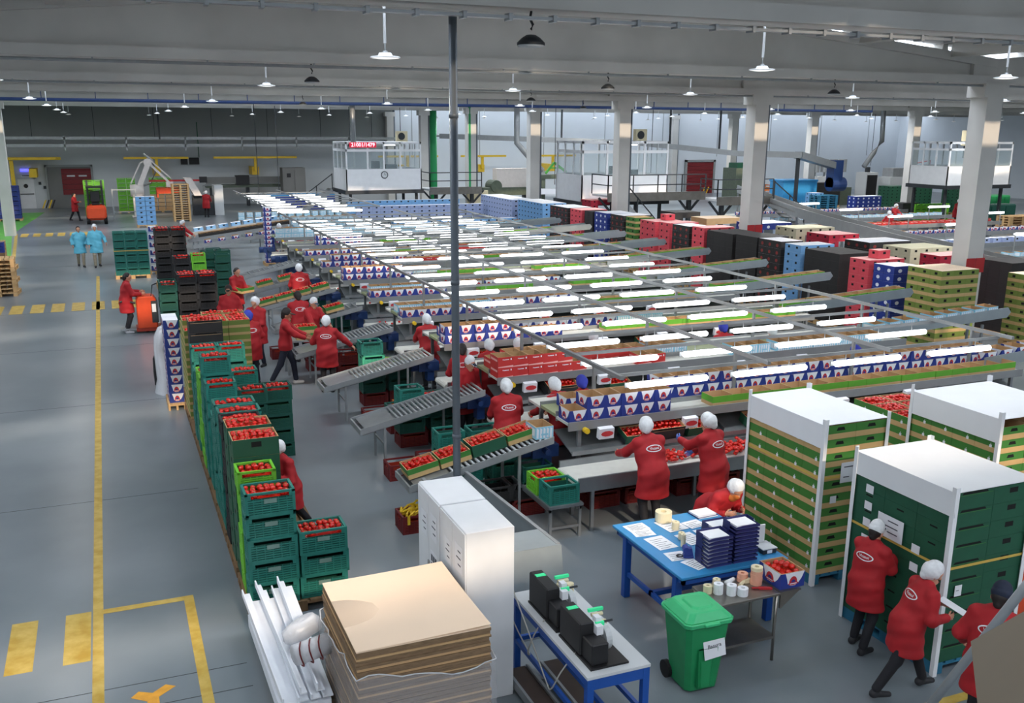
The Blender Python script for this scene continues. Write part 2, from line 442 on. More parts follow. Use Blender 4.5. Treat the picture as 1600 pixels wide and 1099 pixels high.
# ---------------------------------------------------------------- printed boxes
def shell(b, w, d, h, bands, inner, open_top, rim=.012, top=None):
    """side walls in colour bands, floor, and either an open top with inner walls or a lid"""
    for z0, z1, m in bands:
        z0 *= h; z1 *= h
        b.quad([(0,0,z0),(w,0,z0),(w,0,z1),(0,0,z1)], m).quad([(w,0,z0),(w,d,z0),(w,d,z1),(w,0,z1)], m)
        b.quad([(w,d,z0),(0,d,z0),(0,d,z1),(w,d,z1)], m).quad([(0,d,z0),(0,0,z0),(0,0,z1),(0,d,z1)], m)
    b.quad([(0,0,0),(0,d,0),(w,d,0),(w,0,0)], inner)
    if open_top:
        r = rim; zb = .015
        b.quad([(r,r,h),(w-r,r,h),(w-r,r,zb),(r,r,zb)], inner).quad([(w-r,r,h),(w-r,d-r,h),(w-r,d-r,zb),(w-r,r,zb)], inner)
        b.quad([(w-r,d-r,h),(r,d-r,h),(r,d-r,zb),(w-r,d-r,zb)], inner).quad([(r,d-r,h),(r,r,h),(r,r,zb),(r,d-r,zb)], inner)
        b.quad([(r,r,zb),(w-r,r,zb),(w-r,d-r,zb),(r,d-r,zb)], inner)
        for q in (((0,0),(w,0),(w-r,r),(r,r)), ((w,0),(w,d),(w-r,d-r),(w-r,r)), ((w,d),(0,d),(r,d-r),(w-r,d-r)), ((0,d),(0,0),(r,r),(r,d-r))):
            b.quad([(x, y, h) for x, y in q], inner)
    else: b.quad([(0,0,h),(w,0,h),(w,d,h),(0,d,h)], inner if top is None else top)
    return b
def deco(b, w, d, h, kind, m0):
    e = .0015
    def fq(pts, m, y=-e): b.quad([(p[0]*w, y, p[1]*h) for p in pts], m)
    def lq(pts, m, x=-e): b.quad([(x, (1-p[0])*d, p[1]*h) for p in pts], m)
    def kq(pts, m): b.quad([((1-p[0])*w, d+e, p[1]*h) for p in pts], m)
    if kind == 'bw':
        for q, s in ((fq, 0), (lq, 0), (kq, 0)):
            q([(.18,.995),(.98,.995),(.86,.55),(.74,.30),(.62,.16),(.42,.16),(.30,.30),(.26,.62)], 1)
        for q in (fq, lq, kq):
            kw = {'y': -2*e} if q is fq else ({'x': -2*e} if q is lq else {})
            n = 9
            dome = [(.52+.17*math.cos(PI*i/n), .36+.40*math.sin(PI*i/n)) for i in range(n+1)]
            if q is kq: continue
            q(dome, 3, **kw)
            kw = {k: v*1.5 for k, v in kw.items()}
            q([(.52+.09*math.cos(PI*i/6), .36+.2*math.sin(PI*i/6)) for i in range(7)], 0, **kw)
            q([(.30,.30),(.40,.20),(.64,.20),(.76,.30),(.64,.40),(.40,.40)], 3, **kw)
            kw = {k: v*1.4 for k, v in kw.items()}
            q([(.38,.27),(.66,.27),(.66,.33),(.38,.33)], 1, **kw)
    elif kind == 'rd':
        fq([(.0,.02),(1,.02),(1,.20),(0,.10)], 1); lq([(.1,.55),(.9,.55),(.9,.75),(.1,.75)], 1)
        fq([(.30,.72),(.36,.72),(.36,.80),(.30,.80)], 3); fq([(.38,.70),(.72,.72),(.72,.79),(.38,.78)], 3); fq([(.82,.70),(.90,.70),(.90,.86),(.82,.86)], 3)
    elif kind == 'lb':
        for i in range(5): fq([(.04+.19*i,.12),(.15+.19*i,.08),(.17+.19*i,.80),(.06+.19*i,.92)], 1)
        lq([(.1,.2),(.9,.2),(.9,.8),(.1,.8)], 1)
        fq([(.3,.3),(.7,.3),(.7,.45),(.3,.45)], 0, -2*e)
    elif kind == 'gb':
        fq([(.36,.60),(.64,.60),(.60,.84),(.40,.84)], 3); fq([(.70,.44),(.78,.44),(.78,.56),(.70,.56)], 0)
        lq([(.62,.34),(.73,.34),(.73,.56),(.62,.56)], 4); lq([(.665,.56),(.69,.56),(.69,.68),(.665,.68)], 4); lq([(.2,.42),(.34,.42),(.34,.54),(.2,.54)], 0)
    elif kind == 'hole':
        fq([(.40,.52),(.62,.52),(.62,.82),(.40,.82)], 3); lq([(.38,.52),(.62,.52),(.62,.80),(.38,.80)], 3)
    elif kind == 'slot':
        fq([(.16,.86),(.84,.86),(.80,.99),(.20,.99)], 3); lq([(.40,.66),(.62,.66),(.62,.76),(.40,.76)], 3)
        fq([(.04,.80),(.96,.80),(.96,.83),(.04,.83)], 1)
    elif kind == 'dot':
        for q in (fq, lq): q([(.5+.17*math.cos(i*PI/4), .42+.24*math.sin(i*PI/4)) for i in range(8)], 3)
BOXM = {}
def boxmesh(key, w, d, h, mats, kind, bands=((0,1,0),), inner=2, open_top=True, top=None):
    b = shell(B(), w, d, h, bands, inner, open_top, top=top); deco(b, w, d, h, kind, 0)
    BOXM[key] = (b.mesh('box', mats, fix=False), w, d, h)
boxmesh('bw', .30, .40, .20, ['box_navy','box_white','card_in','logo_red'], 'bw')
boxmesh('bwc', .30, .40, .20, ['box_navy','box_white','card_in','logo_red'], 'bw', open_top=False, top=1)
boxmesh('rd', .30, .40, .20, ['box_red','box_pinkw','card_in','box_white'], 'rd')
boxmesh('lb', .30, .40, .20, ['box_cyan','box_white','card_in','box_sky'], 'lb')
boxmesh('gt', .40, .34, .17, ['box_lime','cardboard','card_in','hole'], '', bands=((0,.35,1),(.35,1,0)))
boxmesh('gb', .50, .39, .187, ['box_green','box_tan','card_in','hole','box_white'], 'gb', bands=((0,.40,1),(.40,1,0)))
boxmesh('go', .50, .39, .19, ['box_green','box_tan','card_in','hole','box_white'], 'gb', bands=((0,.42,1),(.42,1,0)))
boxmesh('dg', .56, .49, .20, ['dark_green','box_green','dark_green','hole','box_white'], 'slot')
boxmesh('dg2', .56, .49, .20, ['dark_green','box_green','dark_green','hole','box_white'], 'hole')
boxmesh('ro', .42, .30, .15, ['box_olive','box_tan','card_in','hole','box_white'], '', bands=((0,.35,1),(.35,1,0)))
boxmesh('rg', .46, .30, .17, ['dark_green','box_tan','card_in','hole','box_white'], '')
def sb(key, mats, kind, bands=((0,1,0),), w=.44, d=.40, h=.24, top=2): boxmesh(key, w, d, h, mats, kind, bands, 2, False, top)
sb('s_sky', ['box_sky','box_white','box_white','hole'], 'hole'); sb('s_lav', ['box_lav','box_white','box_white','hole'], 'hole')
sb('s_blk', ['box_black','box_white','box_black','logo_red'], ''); sb('s_blkr', ['box_black','box_white','box_white','logo_dim'], 'dot')
sb('s_pink', ['box_pink','box_pinkw','box_pinkw','hole'], 'hole'); sb('s_crim', ['box_crimson','box_pinkw','box_pinkw','hole'], 'hole')
sb('s_navy', ['box_navy','box_white','box_white','box_white'], 'dot'); sb('s_grn', ['box_green','box_tan','box_tan','hole'], 'hole', ((0,.35,1),(.35,1,0)))
sb('s_olv', ['box_olive','box_tan','card_top','hole'], 'hole', ((0,.38,1),(.38,1,0))); sb('s_bei', ['box_beige','box_white','box_beige','hole'], 'hole')
sb('s_brn', ['cardboard','box_white','card_top','hole'], ''); sb('s_dgr', ['dark_green','box_white','dark_green','hole'], 'hole')
NICE = {'bw':'blue and white tomato box','rd':'red printed box','lb':'pale blue printed carton','gt':'bright green cardboard tray'}
KN = {'bw':'printed_tomato_box','bwc':'printed_tomato_box','rd':'red_printed_box','lb':'pale_blue_carton','gt':'lime_tray','gb':'banded_tomato_box','go':'banded_tomato_box','dg':'green_tomato_box','dg2':'green_tomato_box','tall_dg':'green_tomato_box','tall_bk':'slotted_black_box',
      'ro':'olive_tray','rg':'filling_tray','rl_g':'tomato_tray','rl_d':'tomato_tray','s_sky':'sky_blue_box','s_lav':'lavender_box','s_blk':'black_box','s_blkr':'dotted_black_box','s_pink':'pink_box','s_crim':'crimson_box','s_navy':'navy_box','s_grn':'green_box','s_olv':'olive_box','s_bei':'beige_box','s_brn':'brown_box','s_dgr':'dark_green_box'}
PUTS = []
def put(key, x, y, z, label, group, cat='box', name=None, rz=0, rot=None):
    o = ob(name or KN[key], BOXM[key][0], None, (x, y, z), rz, label, cat, group, rot=rot); PUTS.append(o); return o

# ---------------------------------------------------------------- packing lines under the light canopy
LY = [13.0, 16.0, 19.05, 22.2, 25.25, 28.5, 31.5, 34.6, 37.7, 40.8]
ORD = ['nearest', 'second', 'third', 'fourth', 'fifth', 'sixth', 'seventh', 'eighth', 'ninth', 'farthest']
X0, X1 = 6.35, 16.0
lm = {}
lm['front_shelf'] = B().box(X0,.0,1.40,X1,.47,1.44).mesh('front_shelf', 'belt_white')
lm['centre_belt'] = B().box(X0,.50,1.42,X1,1.08,1.47).mesh('centre_belt', 'belt_green')
lm['back_shelf'] = B().box(X0,1.12,1.40,X1,1.58,1.44).mesh('back_shelf', 'belt_white')
lm['front_rail'] = B().box(X0-.02,-.03,1.33,X1,0,1.47).mesh('front_rail', 'alu')
lm['centre_rail'] = B().box(X0,.47,1.36,X1,.50,1.52).box(X0,1.08,1.36,X1,1.11,1.52).mesh('centre_rail', 'alu')
lm['back_rail'] = B().box(X0,1.58,1.33,X1,1.61,1.47).mesh('back_rail', 'alu')
lm['belt_frame'] = B().box(6.12,-.86,.64,X1,-.82,.86).box(6.12,-.18,.64,X1,-.14,.92).box(6.12,-.82,.66,X1,-.18,.70).mesh('belt_frame', 'steel')
lm['belt'] = B().box(6.12,-.82,.79,X1,-.18,.82).cyl((6.12,-.82,.76),(6.12,-.18,.76),.06,n=10).mesh('belt', 'belt_white')
lm['filling_shelf'] = B().prism([(-.12,.98),(-.10,1.0),(.55,1.20),(.55,1.17)], X0, X1, axis='x').box(X0,-.14,.96,X1,-.11,1.03).mesh('filling_shelf', 'steel')
lm['lower_pan'] = B().box(X0,-.1,.55,X1,1.5,.58).mesh('lower_pan', 'dark_steel')
postm = B().box(-.03,-.03,0,.03,.03,1.40).mesh('post', 'steel')
legm = B().box(-.025,-.025,0,.025,.025,.64).mesh('leg', 'steel')
cpostm = B().box(-.025,-.025,1.44,.025,.025,2.18).mesh('canopy_post', 'alu')
dispm = B().prism([(-.11,.14),(-.02,.16),(0,-.02),(-.09,-.03)], -.13, .13, axis='x').mesh('scale_display', 'box_white')
dscr = B().quad([(.11*math.cos(i*PI/5), -.105+.0-.075*0+(-.012), .06+.045*math.sin(i*PI/5)) for i in range(10)]).mesh('screen', 'logo_red')
trm = B().box(-.16,-.02,.0,.16,.24,.02).box(-.16,-.02,.02,-.15,.24,.08).box(.15,-.02,.02,.16,.24,.08).mesh('scale_tray', 'dark_steel')
for k, y in enumerate(LY):
    t = thing('packing_line', '%s packing line with upper box shelves and a tomato belt' % ORD[k], 'conveyor', (0, y, 0))
    for n, m in lm.items(): ob(n, m, t)
    for x in (6.55, 9.0, 11.5, 14.0, 15.8):
        for yy in (.05, 1.5): ob('post', postm, t, (x, yy, 0))
    for x in (6.35, 8.6, 11.0, 13.5):
        for yy in (-.84, -.16): ob('leg', legm, t, (x, yy, 0))
    for x in (7.05, 9.77, 12.33, 15.2): ob('canopy_post', cpostm, t, (x, .55, 0))
    for i in range(5 if k < 4 else 2):
        x = 6.95+1.55*i; d = ob('scale_display', dispm, t, (x, -.03, 1.20)); ob('screen', dscr, d)
        ob('scale_tray', trm, t, (x+.5, -.08, 1.03), rot=(R(17), 0, 0))
    mo = B().box(5.85,.25,.85,6.3,.62,1.05).cyl((5.7,.42,.95),(5.95,.42,.95),.12,n=12).box(6.05,.3,.62,6.2,.5,.86).cyl((6.05,.1,.98),(6.05,.8,.98),.05,n=10)
    ob('drive_motor', (mo, 'machine_blue'), t)
    st = B().cyl((0,0,0),(0,0,.10),.045,n=10); ob('stop_button', (st, 'yellow'), t, (6.6,-.05,1.34), rot=(R(90),0,0))
# rails of the canopy: each long rail and every cross rail is one thing
for i, x in enumerate((7.05, 9.77, 12.33, 15.2)):
    ob('canopy_rail', (B().box(-.03, 12.62, 2.18, .03, 44.2, 2.24), 'alu'), None, (x, 0, 0), label='long metal canopy rail, %s from the left, running over all packing lines' % ORD[i].replace('nearest', 'first'), cat='rail')
TY = []
for k, y in enumerate(LY): TY += [y-.09, y+1.48]
glow = B()
n_ = 8
for a, rr in ((0,.02),(.04,.054),(1.44,.054),(1.48,.02)):
    for i in range(n_): glow.v.append((a, rr*math.cos(2*PI*i/n_), rr*math.sin(2*PI*i/n_)))
for q in range(3):
    for i in range(n_): glow.f.append((q*n_+i, q*n_+(i+1) % n_, q*n_+n_+(i+1) % n_, q*n_+n_+i)); glow.m.append(0)
glow = glow.mesh('tube', 'tube_glow', True)
hous = B().box(-.02,.066,-.05,1.50,.084,.03).box(.3,.066,.03,.31,.076,.15).box(1.15,.066,.03,1.16,.076,.15).mesh('housing', 'alu')
for j, y in enumerate(TY):
    ob('canopy_crossbar', (B().box(7.0, .04, 2.13, 15.25, .09, 2.18), 'alu'), None, (0, y, 0), label='thin metal lamp crossbar over the %s edge of the %s packing line' % (('front','back')[j % 2], ORD[j//2]), cat='rail', group='crossbars of the light canopy')
    for ci, x in enumerate((7.32, 9.30, 11.36, 13.52)):
        t = thing('tube_lamp', 'glowing tube lamp, %s from the left over the %s edge of the %s line' % (nth(ci+1), ('front','back')[j % 2], ORD[j//2]), 'lamp', (x, y, 1.99), group='tube lamps of the light canopy')
        ob('tube', glow, t); ob('housing', hous, t)
# far canopy over the second block of lines
for i, x in enumerate((7.1, 9.6, 12.2)):
    ob('canopy_rail', (B().box(-.03, 46.3, 2.18, .03, 60.5, 2.24), 'alu'), None, (x, 0, 0), label='canopy rail of the far light block, %s from the left' % ('first', 'second', 'third')[i], cat='rail')
for j in range(8):
    y = 47.0+1.65*j
    ob('canopy_crossbar', (B().box(7.0, .04, 2.13, 12.3, .09, 2.18), 'alu'), None, (0, y, 0), label='thin metal lamp crossbar, %s from the front of the far block' % nth(j+1), cat='rail', group='crossbars of the far light block')
    for x in (7.45, 10.05):
        t = thing('tube_lamp', 'glowing tube lamp, %s lamp of the %s row in the far light block' % ('left' if x < 8 else 'right', nth(j+1)), 'lamp', (x, y, 1.99), group='tube lamps of the far light block')
        ob('tube', glow, t); ob('housing', hous, t)

# empty boxes waiting on the shelves: (line, key, first x, count, level, row)  row 0 front shelf, 1 centre belt, 2 back shelf
SH = [(0,'bw',6.37,6,0,0),(0,'bw',6.67,5,1,0),(0,'gt',9.0,17,0,0),(0,'bw',8.3,5,0,1),(0,'bw',8.3,24,1,1),(0,'bw',9.8,20,0,1),(0,'bw',6.6,5,0,1),
      (1,'rd',6.36,6,0,0),(1,'rd',6.36,5,1,0),(1,'rd',9.3,2,0,0),(1,'rd',6.45,11,0,1),(1,'lb',9.85,3,0,1),(1,'lb',11.5,3,0,0),(1,'lb',12.6,9,0,0),(1,'rd',7.0,8,0,2),
      (2,'bw',6.37,9,0,0),(2,'bw',6.37,5,1,0),(2,'bw',6.5,14,0,1),(2,'lb',10.8,4,0,1),(2,'gt',10.2,13,0,0),
      (3,'bw',6.37,8,0,0),(3,'lb',6.4,8,0,1),(3,'bw',8.9,8,0,1),(3,'gt',11.5,8,0,0),
      (4,'bw',6.37,7,0,0),(4,'lb',6.5,5,0,1),(4,'gt',9.5,4,0,0),(4,'gt',12.4,6,0,0),(4,'bw',9.2,10,0,1),
      (5,'bw',6.37,7,0,0),(5,'bw',6.37,6,1,0),(5,'gt',9.4,5,0,0),(5,'gt',12.6,5,0,0),(5,'lb',8.4,4,0,1),
      (6,'bw',6.37,6,0,0),(6,'bw',6.67,5,1,0),(6,'rd',9.2,5,0,0),(6,'gt',11.4,5,0,0),(6,'bw',9.0,6,0,1),
      (7,'bw',6.4,8,0,0),(7,'gt',9.6,4,0,0),(7,'rd',12.0,4,0,0),(8,'bw',7.4,6,0,0),(8,'bw',7.4,6,1,0),(8,'gt',10,5,0,0),(9,'lb',6.4,30,0,0),(9,'lb',6.4,26,1,0)]
for k, key, x, n, lev, row in SH:
    _, w, d, h = BOXM[key]; z = (1.441, 1.471, 1.441)[row]+lev*h
    yy = (.03, .60, 1.15)[row]
    for i in range(n):
        put(key, x+i*(w+.004), LY[k]+yy+random.uniform(-.008,.008), z, '%s, %s from its left end, %s %s, %s line' % (NICE[key], nth(i+1), ('lower','upper')[lev], ('front shelf','centre belt','back shelf')[row], ORD[k]), 'empty boxes on the %s packing line' % ORD[k])
# roller conveyors sloping down from the left end of every line
def roller_conv(L, z0, z1, W, plate=True):
    c = {}
    c['side_rail'] = B().prism([(0,z0-.09),(L,z1-.09),(L,z1+.02),(0,z0+.02)], 0, .025).mesh('side_rail', 'galv')
    c['end_bar'] = B().box(-.03,0,z0-.10,.0,W,z0-.0).mesh('end_bar', 'galv')
    n = int(L/.085); rm = B().cyl((0,.03,0),(0,W-.03,0),.022,n=6).mesh('roller', 'galv', True)
    return c, rm, n
RC, RM, RN = roller_conv(2.32, .75, 1.24, .78)
side2 = RC['side_rail']
pan = B().prism([(.02,.64),(2.3,1.13),(2.3,1.14),(.02,.65)], .03, .75).mesh('pan', 'steel')
plate = B().prism([(.06,.752),(.62,.87),(.62,.876),(.06,.758)], .04, .74).mesh('slide_plate', 'steel')
rleg = B().box(-.02,-.02,0,.02,.02,.74).mesh('leg', 'galv'); rleg2 = B().box(-.02,-.02,0,.02,.02,1.05).mesh('leg', 'galv')
lstr = B().box(-.012,0,.40,.012,.70,.43).mesh('stretcher', 'galv')
for k, y in enumerate(LY[:8]):
    t = thing('roller_conveyor', 'sloping metal roller conveyor at the left end of the %s packing line' % ORD[k], 'conveyor', (3.79, y+.02, 0))
    ob('side_rail', side2, t); ob('side_rail', side2, t, (0, .755, 0)); ob('end_bar', RC['end_bar'], t); ob('pan', pan, t); ob('slide_plate', plate, t)
    for i in range(RN):
        x = .68+i*.085
        if x < 2.3 and (k < 4 or i % 2 == 0): ob('roller', RM, t, (x, 0, .75+.49*x/2.32-.012))
    for x, m in ((.42, rleg), (1.75, rleg2)):
        for yy in (.04, .74): ob('leg', m, t, (x, yy, 0))
    ob('stretcher', lstr, t, (.42, .04, 0))
# grey chutes with a row of boxes, rising from the right end of the lines
for k, y in enumerate(LY):
    t = thing('box_chute', 'grey sheet metal chute feeding boxes to the right end of the %s packing line' % ORD[k], 'conveyor', (15.4, y+.35, 0))
    for nm, yy in (('front_side', 0), ('back_side', .52)):
        ob(nm, (B().prism([(0,1.44),(4.0,1.64),(4.1,1.76),(4.0,1.88),(0,1.66)], yy, yy+.02), 'grey_sheet'), t)
    ob('bed', (B().prism([(0,1.46),(4.0,1.66),(4.0,1.69),(0,1.49)], .02, .52), 'belt_green'), t)
    for x in (.6, 3.3):
        for yy in (.05, .46): ob('leg', (B().box(x,yy,0,x+.05,yy+.05,1.5), 'steel'), t)
    key = ('bw','lb','gt','gt','gt','gt','gt','gt','gt','lb')[k]
    w, d, h = BOXM[key][1:]
    for i in range(9 if k < 6 else 5):
        put(key, 15.5+i*.42, y+.42, 1.52+.05*.42*i+.012, '%s, %s from the left on the chute of the %s line' % (NICE[key], nth(i+1), ORD[k]), 'boxes riding on the grey chutes', rot=(0, -math.atan(.05), 0))
# ---------------------------------------------------------------- tomatoes
tb = B().lathe([(.0,-.030),(.022,-.027),(.036,-.008),(.037,.008),(.025,.025),(.008,.028),(0,.024)], 8)
tom_me = tb.mesh('tomato', 'tomato', True)
star = B()
for i in range(5):
    a = 2*PI*i/5; star.quad([(.003*math.cos(a+1.2), .003*math.sin(a+1.2), .028), (.02*math.cos(a), .02*math.sin(a), .030), (.003*math.cos(a-1.2), .003*math.sin(a-1.2), .028)])
star_me = star.mesh('calyx', 'tomato_green')
tl = B().lathe([(0,-.03),(.034,-.010),(.036,.010),(.020,.027),(0,.026)], 6)
STUFF = B(); NT = [0]
def tomato_at(x, y, z, label, single, r=1.0, grp=None):
    if single and NT[0] < 296:
        o = ob('tomato', tom_me, None, (x, y, z), label=label, cat='tomato', group=grp or 'single tomatoes', rot=(random.uniform(-.5,.5), random.uniform(-.5,.5), random.uniform(0,6)), scale=(r, r, r))
        ob('calyx', star_me, o); NT[0] += 1
    else:
        n = len(STUFF.v); c, s = math.cos(x*37), math.sin(x*37)
        STUFF.v += [(p[0]*r*c-p[1]*r*s+x, p[0]*r*s+p[1]*r*c+y, p[2]*r+z) for p in tl.v]; STUFF.f += [tuple(n+i for i in f) for f in tl.f]; STUFF.m += [0]*len(tl.f)
def fill(x0, y0, x1, y1, z, label='', single=False, sp=.066, heap=.05, M4=None):
    nx = max(1, int((x1-x0-.02)/sp)); ny = max(1, int((y1-y0-.02)/sp)); r = sp/.070
    for i in range(nx):
        for j in range(ny):
            u = (i+.5)/nx; v = (j+.5)/ny
            x = x0+(x1-x0)*u+random.uniform(-.2,.2)*sp; y = y0+(y1-y0)*v+random.uniform(-.2,.2)*sp
            zz = z+heap*math.sin(PI*u)*math.sin(PI*v)+random.uniform(-.014,.014)
            if M4:
                p = M4 @ Vector((x, y, zz)); tomato_at(p.x, p.y, p.z, label, single, r, grp=label)
            else: tomato_at(x, y, zz, label, single, r, grp=label)
    if not M4: STUFF.quad([(x0,y0,z-.035),(x1,y0,z-.035),(x1,y1,z-.035),(x0,y1,z-.035)])
    else: STUFF.quad([tuple(M4 @ Vector(p)) for p in ((x0,y0,z-.035),(x1,y0,z-.035),(x1,y1,z-.035),(x0,y1,z-.035))])

# ---------------------------------------------------------------- plastic crates
CR = {}
def crate_mesh(key, w, d, h, mat, dark, slats=6, solid=False):
    b = B(); t = .018; zb = .0
    b.box(t, t, .005, w-t, d-t, .02, 1)                     # floor
    for x in (0, w-.035):
        for y in (0, d-.035): b.box(x, y, 0, x+.035, y+.035, h, 0)
    b.box(0,0,h-.028,w,.03,h).box(0,d-.03,h-.028,w,d,h).box(0,0,h-.028,.03,d,h).box(w-.03,0,h-.028,w,d,h)     # rim
    b.box(0,0,0,w,.025,.03).box(0,d-.025,0,w,d,.03).box(0,0,0,.025,d,.03).box(w-.025,0,0,w,d,.03)
    for y0, y1 in ((.014,.02),(d-.02,d-.014)): b.box(.03,y0,.02,w-.03,y1,h-.075,1)    # added wall in the dark colour paints shade between the slats
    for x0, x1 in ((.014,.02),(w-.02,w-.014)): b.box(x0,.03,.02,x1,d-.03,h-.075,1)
    hh = (h-.12)/slats
    for i in range(slats):
        z = .04+i*hh
        b.box(.03,.002,z,w-.03,.014,z+hh*.58).box(.03,d-.014,z,w-.03,d-.002,z+hh*.58)
        b.box(.002,.03,z,.014,d-.03,z+hh*.58).box(w-.014,.03,z,w-.002,d-.03,z+hh*.58)
    for i in range(1, 6):
        x = w*i/6; b.box(x-.006,.0,.03,x+.006,.014,h-.08)
        if i < 4:
            y = d*i/4; b.box(0,y-.006,.03,.014,y+.006,h-.08)
    # handle band left open at the top of each side
    b.box(.03,.002,h-.085,w*.12,.02,h-.02).box(w*.88,.002,h-.085,w-.03,.02,h-.02).box(.002,.03,h-.085,.02,d*.25,h-.02).box(.002,d*.75,h-.085,.02,d-.03,h-.02)
    CR[key] = (b.mesh('plastic_crate', [mat, dark], fix=True), w, d, h)
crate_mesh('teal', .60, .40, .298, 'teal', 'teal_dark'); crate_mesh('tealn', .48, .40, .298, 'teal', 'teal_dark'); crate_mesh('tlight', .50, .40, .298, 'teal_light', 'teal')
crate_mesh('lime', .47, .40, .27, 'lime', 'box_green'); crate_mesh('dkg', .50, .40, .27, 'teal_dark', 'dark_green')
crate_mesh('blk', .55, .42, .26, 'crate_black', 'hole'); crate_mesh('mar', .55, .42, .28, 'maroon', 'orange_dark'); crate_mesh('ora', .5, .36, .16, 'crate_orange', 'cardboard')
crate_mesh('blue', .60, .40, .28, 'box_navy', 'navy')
platem = B().box(-.075,-.006,-.028,.075,0,.028).mesh('label_plate', 'plate_grey')
CN = {'teal':'teal_crate','tealn':'teal_crate','tlight':'mint_crate','lime':'lime_crate','dkg':'dark_green_crate','blk':'black_crate','mar':'dark_red_crate','ora':'orange_crate','blue':'blue_crate'}
PLAIN = {'teal':'teal slatted crate','tealn':'teal slatted crate','tlight':'pale mint crate','lime':'lime green crate','dkg':'dark green crate','blk':'black crate','mar':'dark red crate','ora':'low orange crate','blue':'deep blue crate'}
palm = B()
for x in (0,.53,1.06):
    palm.box(x,0,0,x+.14,1.0,.022)
    for y in (0,.43,.86): palm.box(x,y,.022,x+.14,y+.14,.10)
for y in (0,.43,.86): palm.box(0,y,.10,1.2,y+.14,.122)
for i in range(7): palm.box(i*.1767,0,.122,i*.1767+.14,1.0,.144)
pal_shaded = palm.mesh('wooden_pallet', 'wood_dark'); pal_me = palm.mesh('wooden_pallet', 'wood'); pal_bl = palm.mesh('pallet', 'pallet_blue')
def pallet(x, y, w=1.2, d=1.0, z=0, label='', blue=False, group=None, rz=0):
    return ob('pallet', pal_bl if blue else (pal_shaded if 'crate row' in (group or '') else pal_me), None, (x, y, z), rz, label=label, cat='pallet', group=group, scale=(w/1.2, d, 1))
def stack(key, x, y, z, n, where, tom=False, single=False, plate=False, zt=None, jit=.012, sp=.066):
    me, w, d, h = CR[key]
    for i in range(n):
        topm = i == n-1
        lb_ = lab('%s, %s' % (PLAIN[key], where), ', topmost, tomato filled' if topm and tom else (', topmost' if topm and n > 1 else (', %s from floor' % nth(i+1) if n > 1 else '')))
        o = ob(CN[key], me, None, (x+random.uniform(-jit,jit), y+random.uniform(-jit,jit), z+i*h), random.uniform(-.012,.012), lb_, 'crate', 'crates '+where)
        if plate: ob('label_plate', platem, o, (w/2, 0, h*.62))
    zt = z+n*h
    if tom: fill(x+.03, y+.03, x+w-.03, y+d-.03, zt-.055, 'red tomato heaped in the crate, '+where, single, sp=sp)
    return zt

# long row of pallets beside the aisle
for i, (y, d) in enumerate(((11.22,1.2),(12.5,1.2),(13.75,1.2),(15.0,1.2),(16.25,1.2),(17.5,1.3),(18.9,1.2),(20.2,1.2),(21.45,1.2))):
    pallet(1.17, y, 1.28, d-.05, label='wooden pallet under the long tomato crate row, %s from the camera' % nth(i+1), group='pallets under the crate row')
P = .146
stack('teal', 1.2, 11.25, P, 5, 'front left stack of the long row', True, True, True)
stack('teal', 1.83, 11.27, P, 3, 'short front right stack of the long row', True, True, True)
stack('lime', 1.2, 11.70, P, 6, 'lime stack just behind the front left stack', True, True)
def boxstack(key, x, y, z, n, where, what, tom=False, single=False, cat='box'):
    me, w, d, h = BOXM[key]
    for i in range(n): put(key, x, y, z+i*(h+.002), lab('%s, %s' % (what, where), ', %s from floor' % nth(i+1)), 'boxes '+where, cat)
    if tom: fill(x+.02, y+.02, x+w-.02, y+d-.02, z+n*(h+.002)-.035, 'red tomato heaped in the top box, '+where, single)
boxmesh('tall_dg', .58, .44, .236, ['dark_green','box_green','card_in','hole','box_white'], 'hole'); boxmesh('tall_bk', .62, .44, .236, ['box_black','cardboard','card_in','hole','box_white'], 'slot')
boxstack('tall_dg', 1.2, 12.14, P, 8, 'tall dark green stack behind the lime crates', 'dark green cardboard box', True, True)
boxstack('tall_dg', 1.2, 12.72, P, 8, 'second dark green stack of the long row', 'dark green cardboard box', True)
stack('blk', 1.2, 13.30, P, 7, 'black stack in the middle of the long row', True)
stack('teal', 1.2, 13.85, P, 6, 'teal stack next to the black crates of the row', True)
stack('teal', 1.2, 14.32, P, 6, 'second teal stack past the black crates', True)
stack('teal', 1.2, 14.80, P, 5, 'low teal stack in the middle of the row', True)
stack('tealn', 1.2, 15.62, P, 6, 'narrow teal stack of the row', True)
stack('tealn', 1.2, 16.25, P, 7, 'tall narrow teal stack of the row', True)
stack('lime', 1.2, 16.72, P, 6, 'lime stack in the middle of the row', True)
stack('lime', 1.2, 17.20, P, 6, 'second lime stack in the middle of the row', True)
stack('teal', 1.2, 17.75, P, 5, 'teal stack beside the lime crates', True)
stack('tealn', 1.2, 18.42, P, 6, 'left teal stack before the black boxes', True); stack('tealn', 1.70, 18.42, P, 6, 'right teal stack before the black boxes', True)
stack('tealn', 1.80, 17.55, P, 5, 'inner teal stack facing the workers', True); stack('dkg', 1.80, 16.7, P, 5, 'inner dark green stack facing the workers', True)
stack('dkg', 2.32, 17.3, 0, 5, 'outer dark green stack standing on the floor', True)
boxstack('tall_bk', 1.25, 19.2, P, 9, 'black stack before the olive boxes', 'black cardboard box with a hand slot', True)
for j in range(4):
    for i in range(3): boxstack('ro', 1.2+.43*i, 19.9+.31*j*1.0, P, 13 if (i+j) % 3 else 12, 'olive pallet in the long row, %s column' % nth(3*j+i+1), 'olive and tan tray', True) if (i == 0 or j == 0 or j == 3) else boxstack('ro', 1.2+.43*i, 19.9+.31*j, 1.65, 3, 'olive pallet in the long row, %s column' % nth(3*j+i+1), 'olive and tan tray', True)
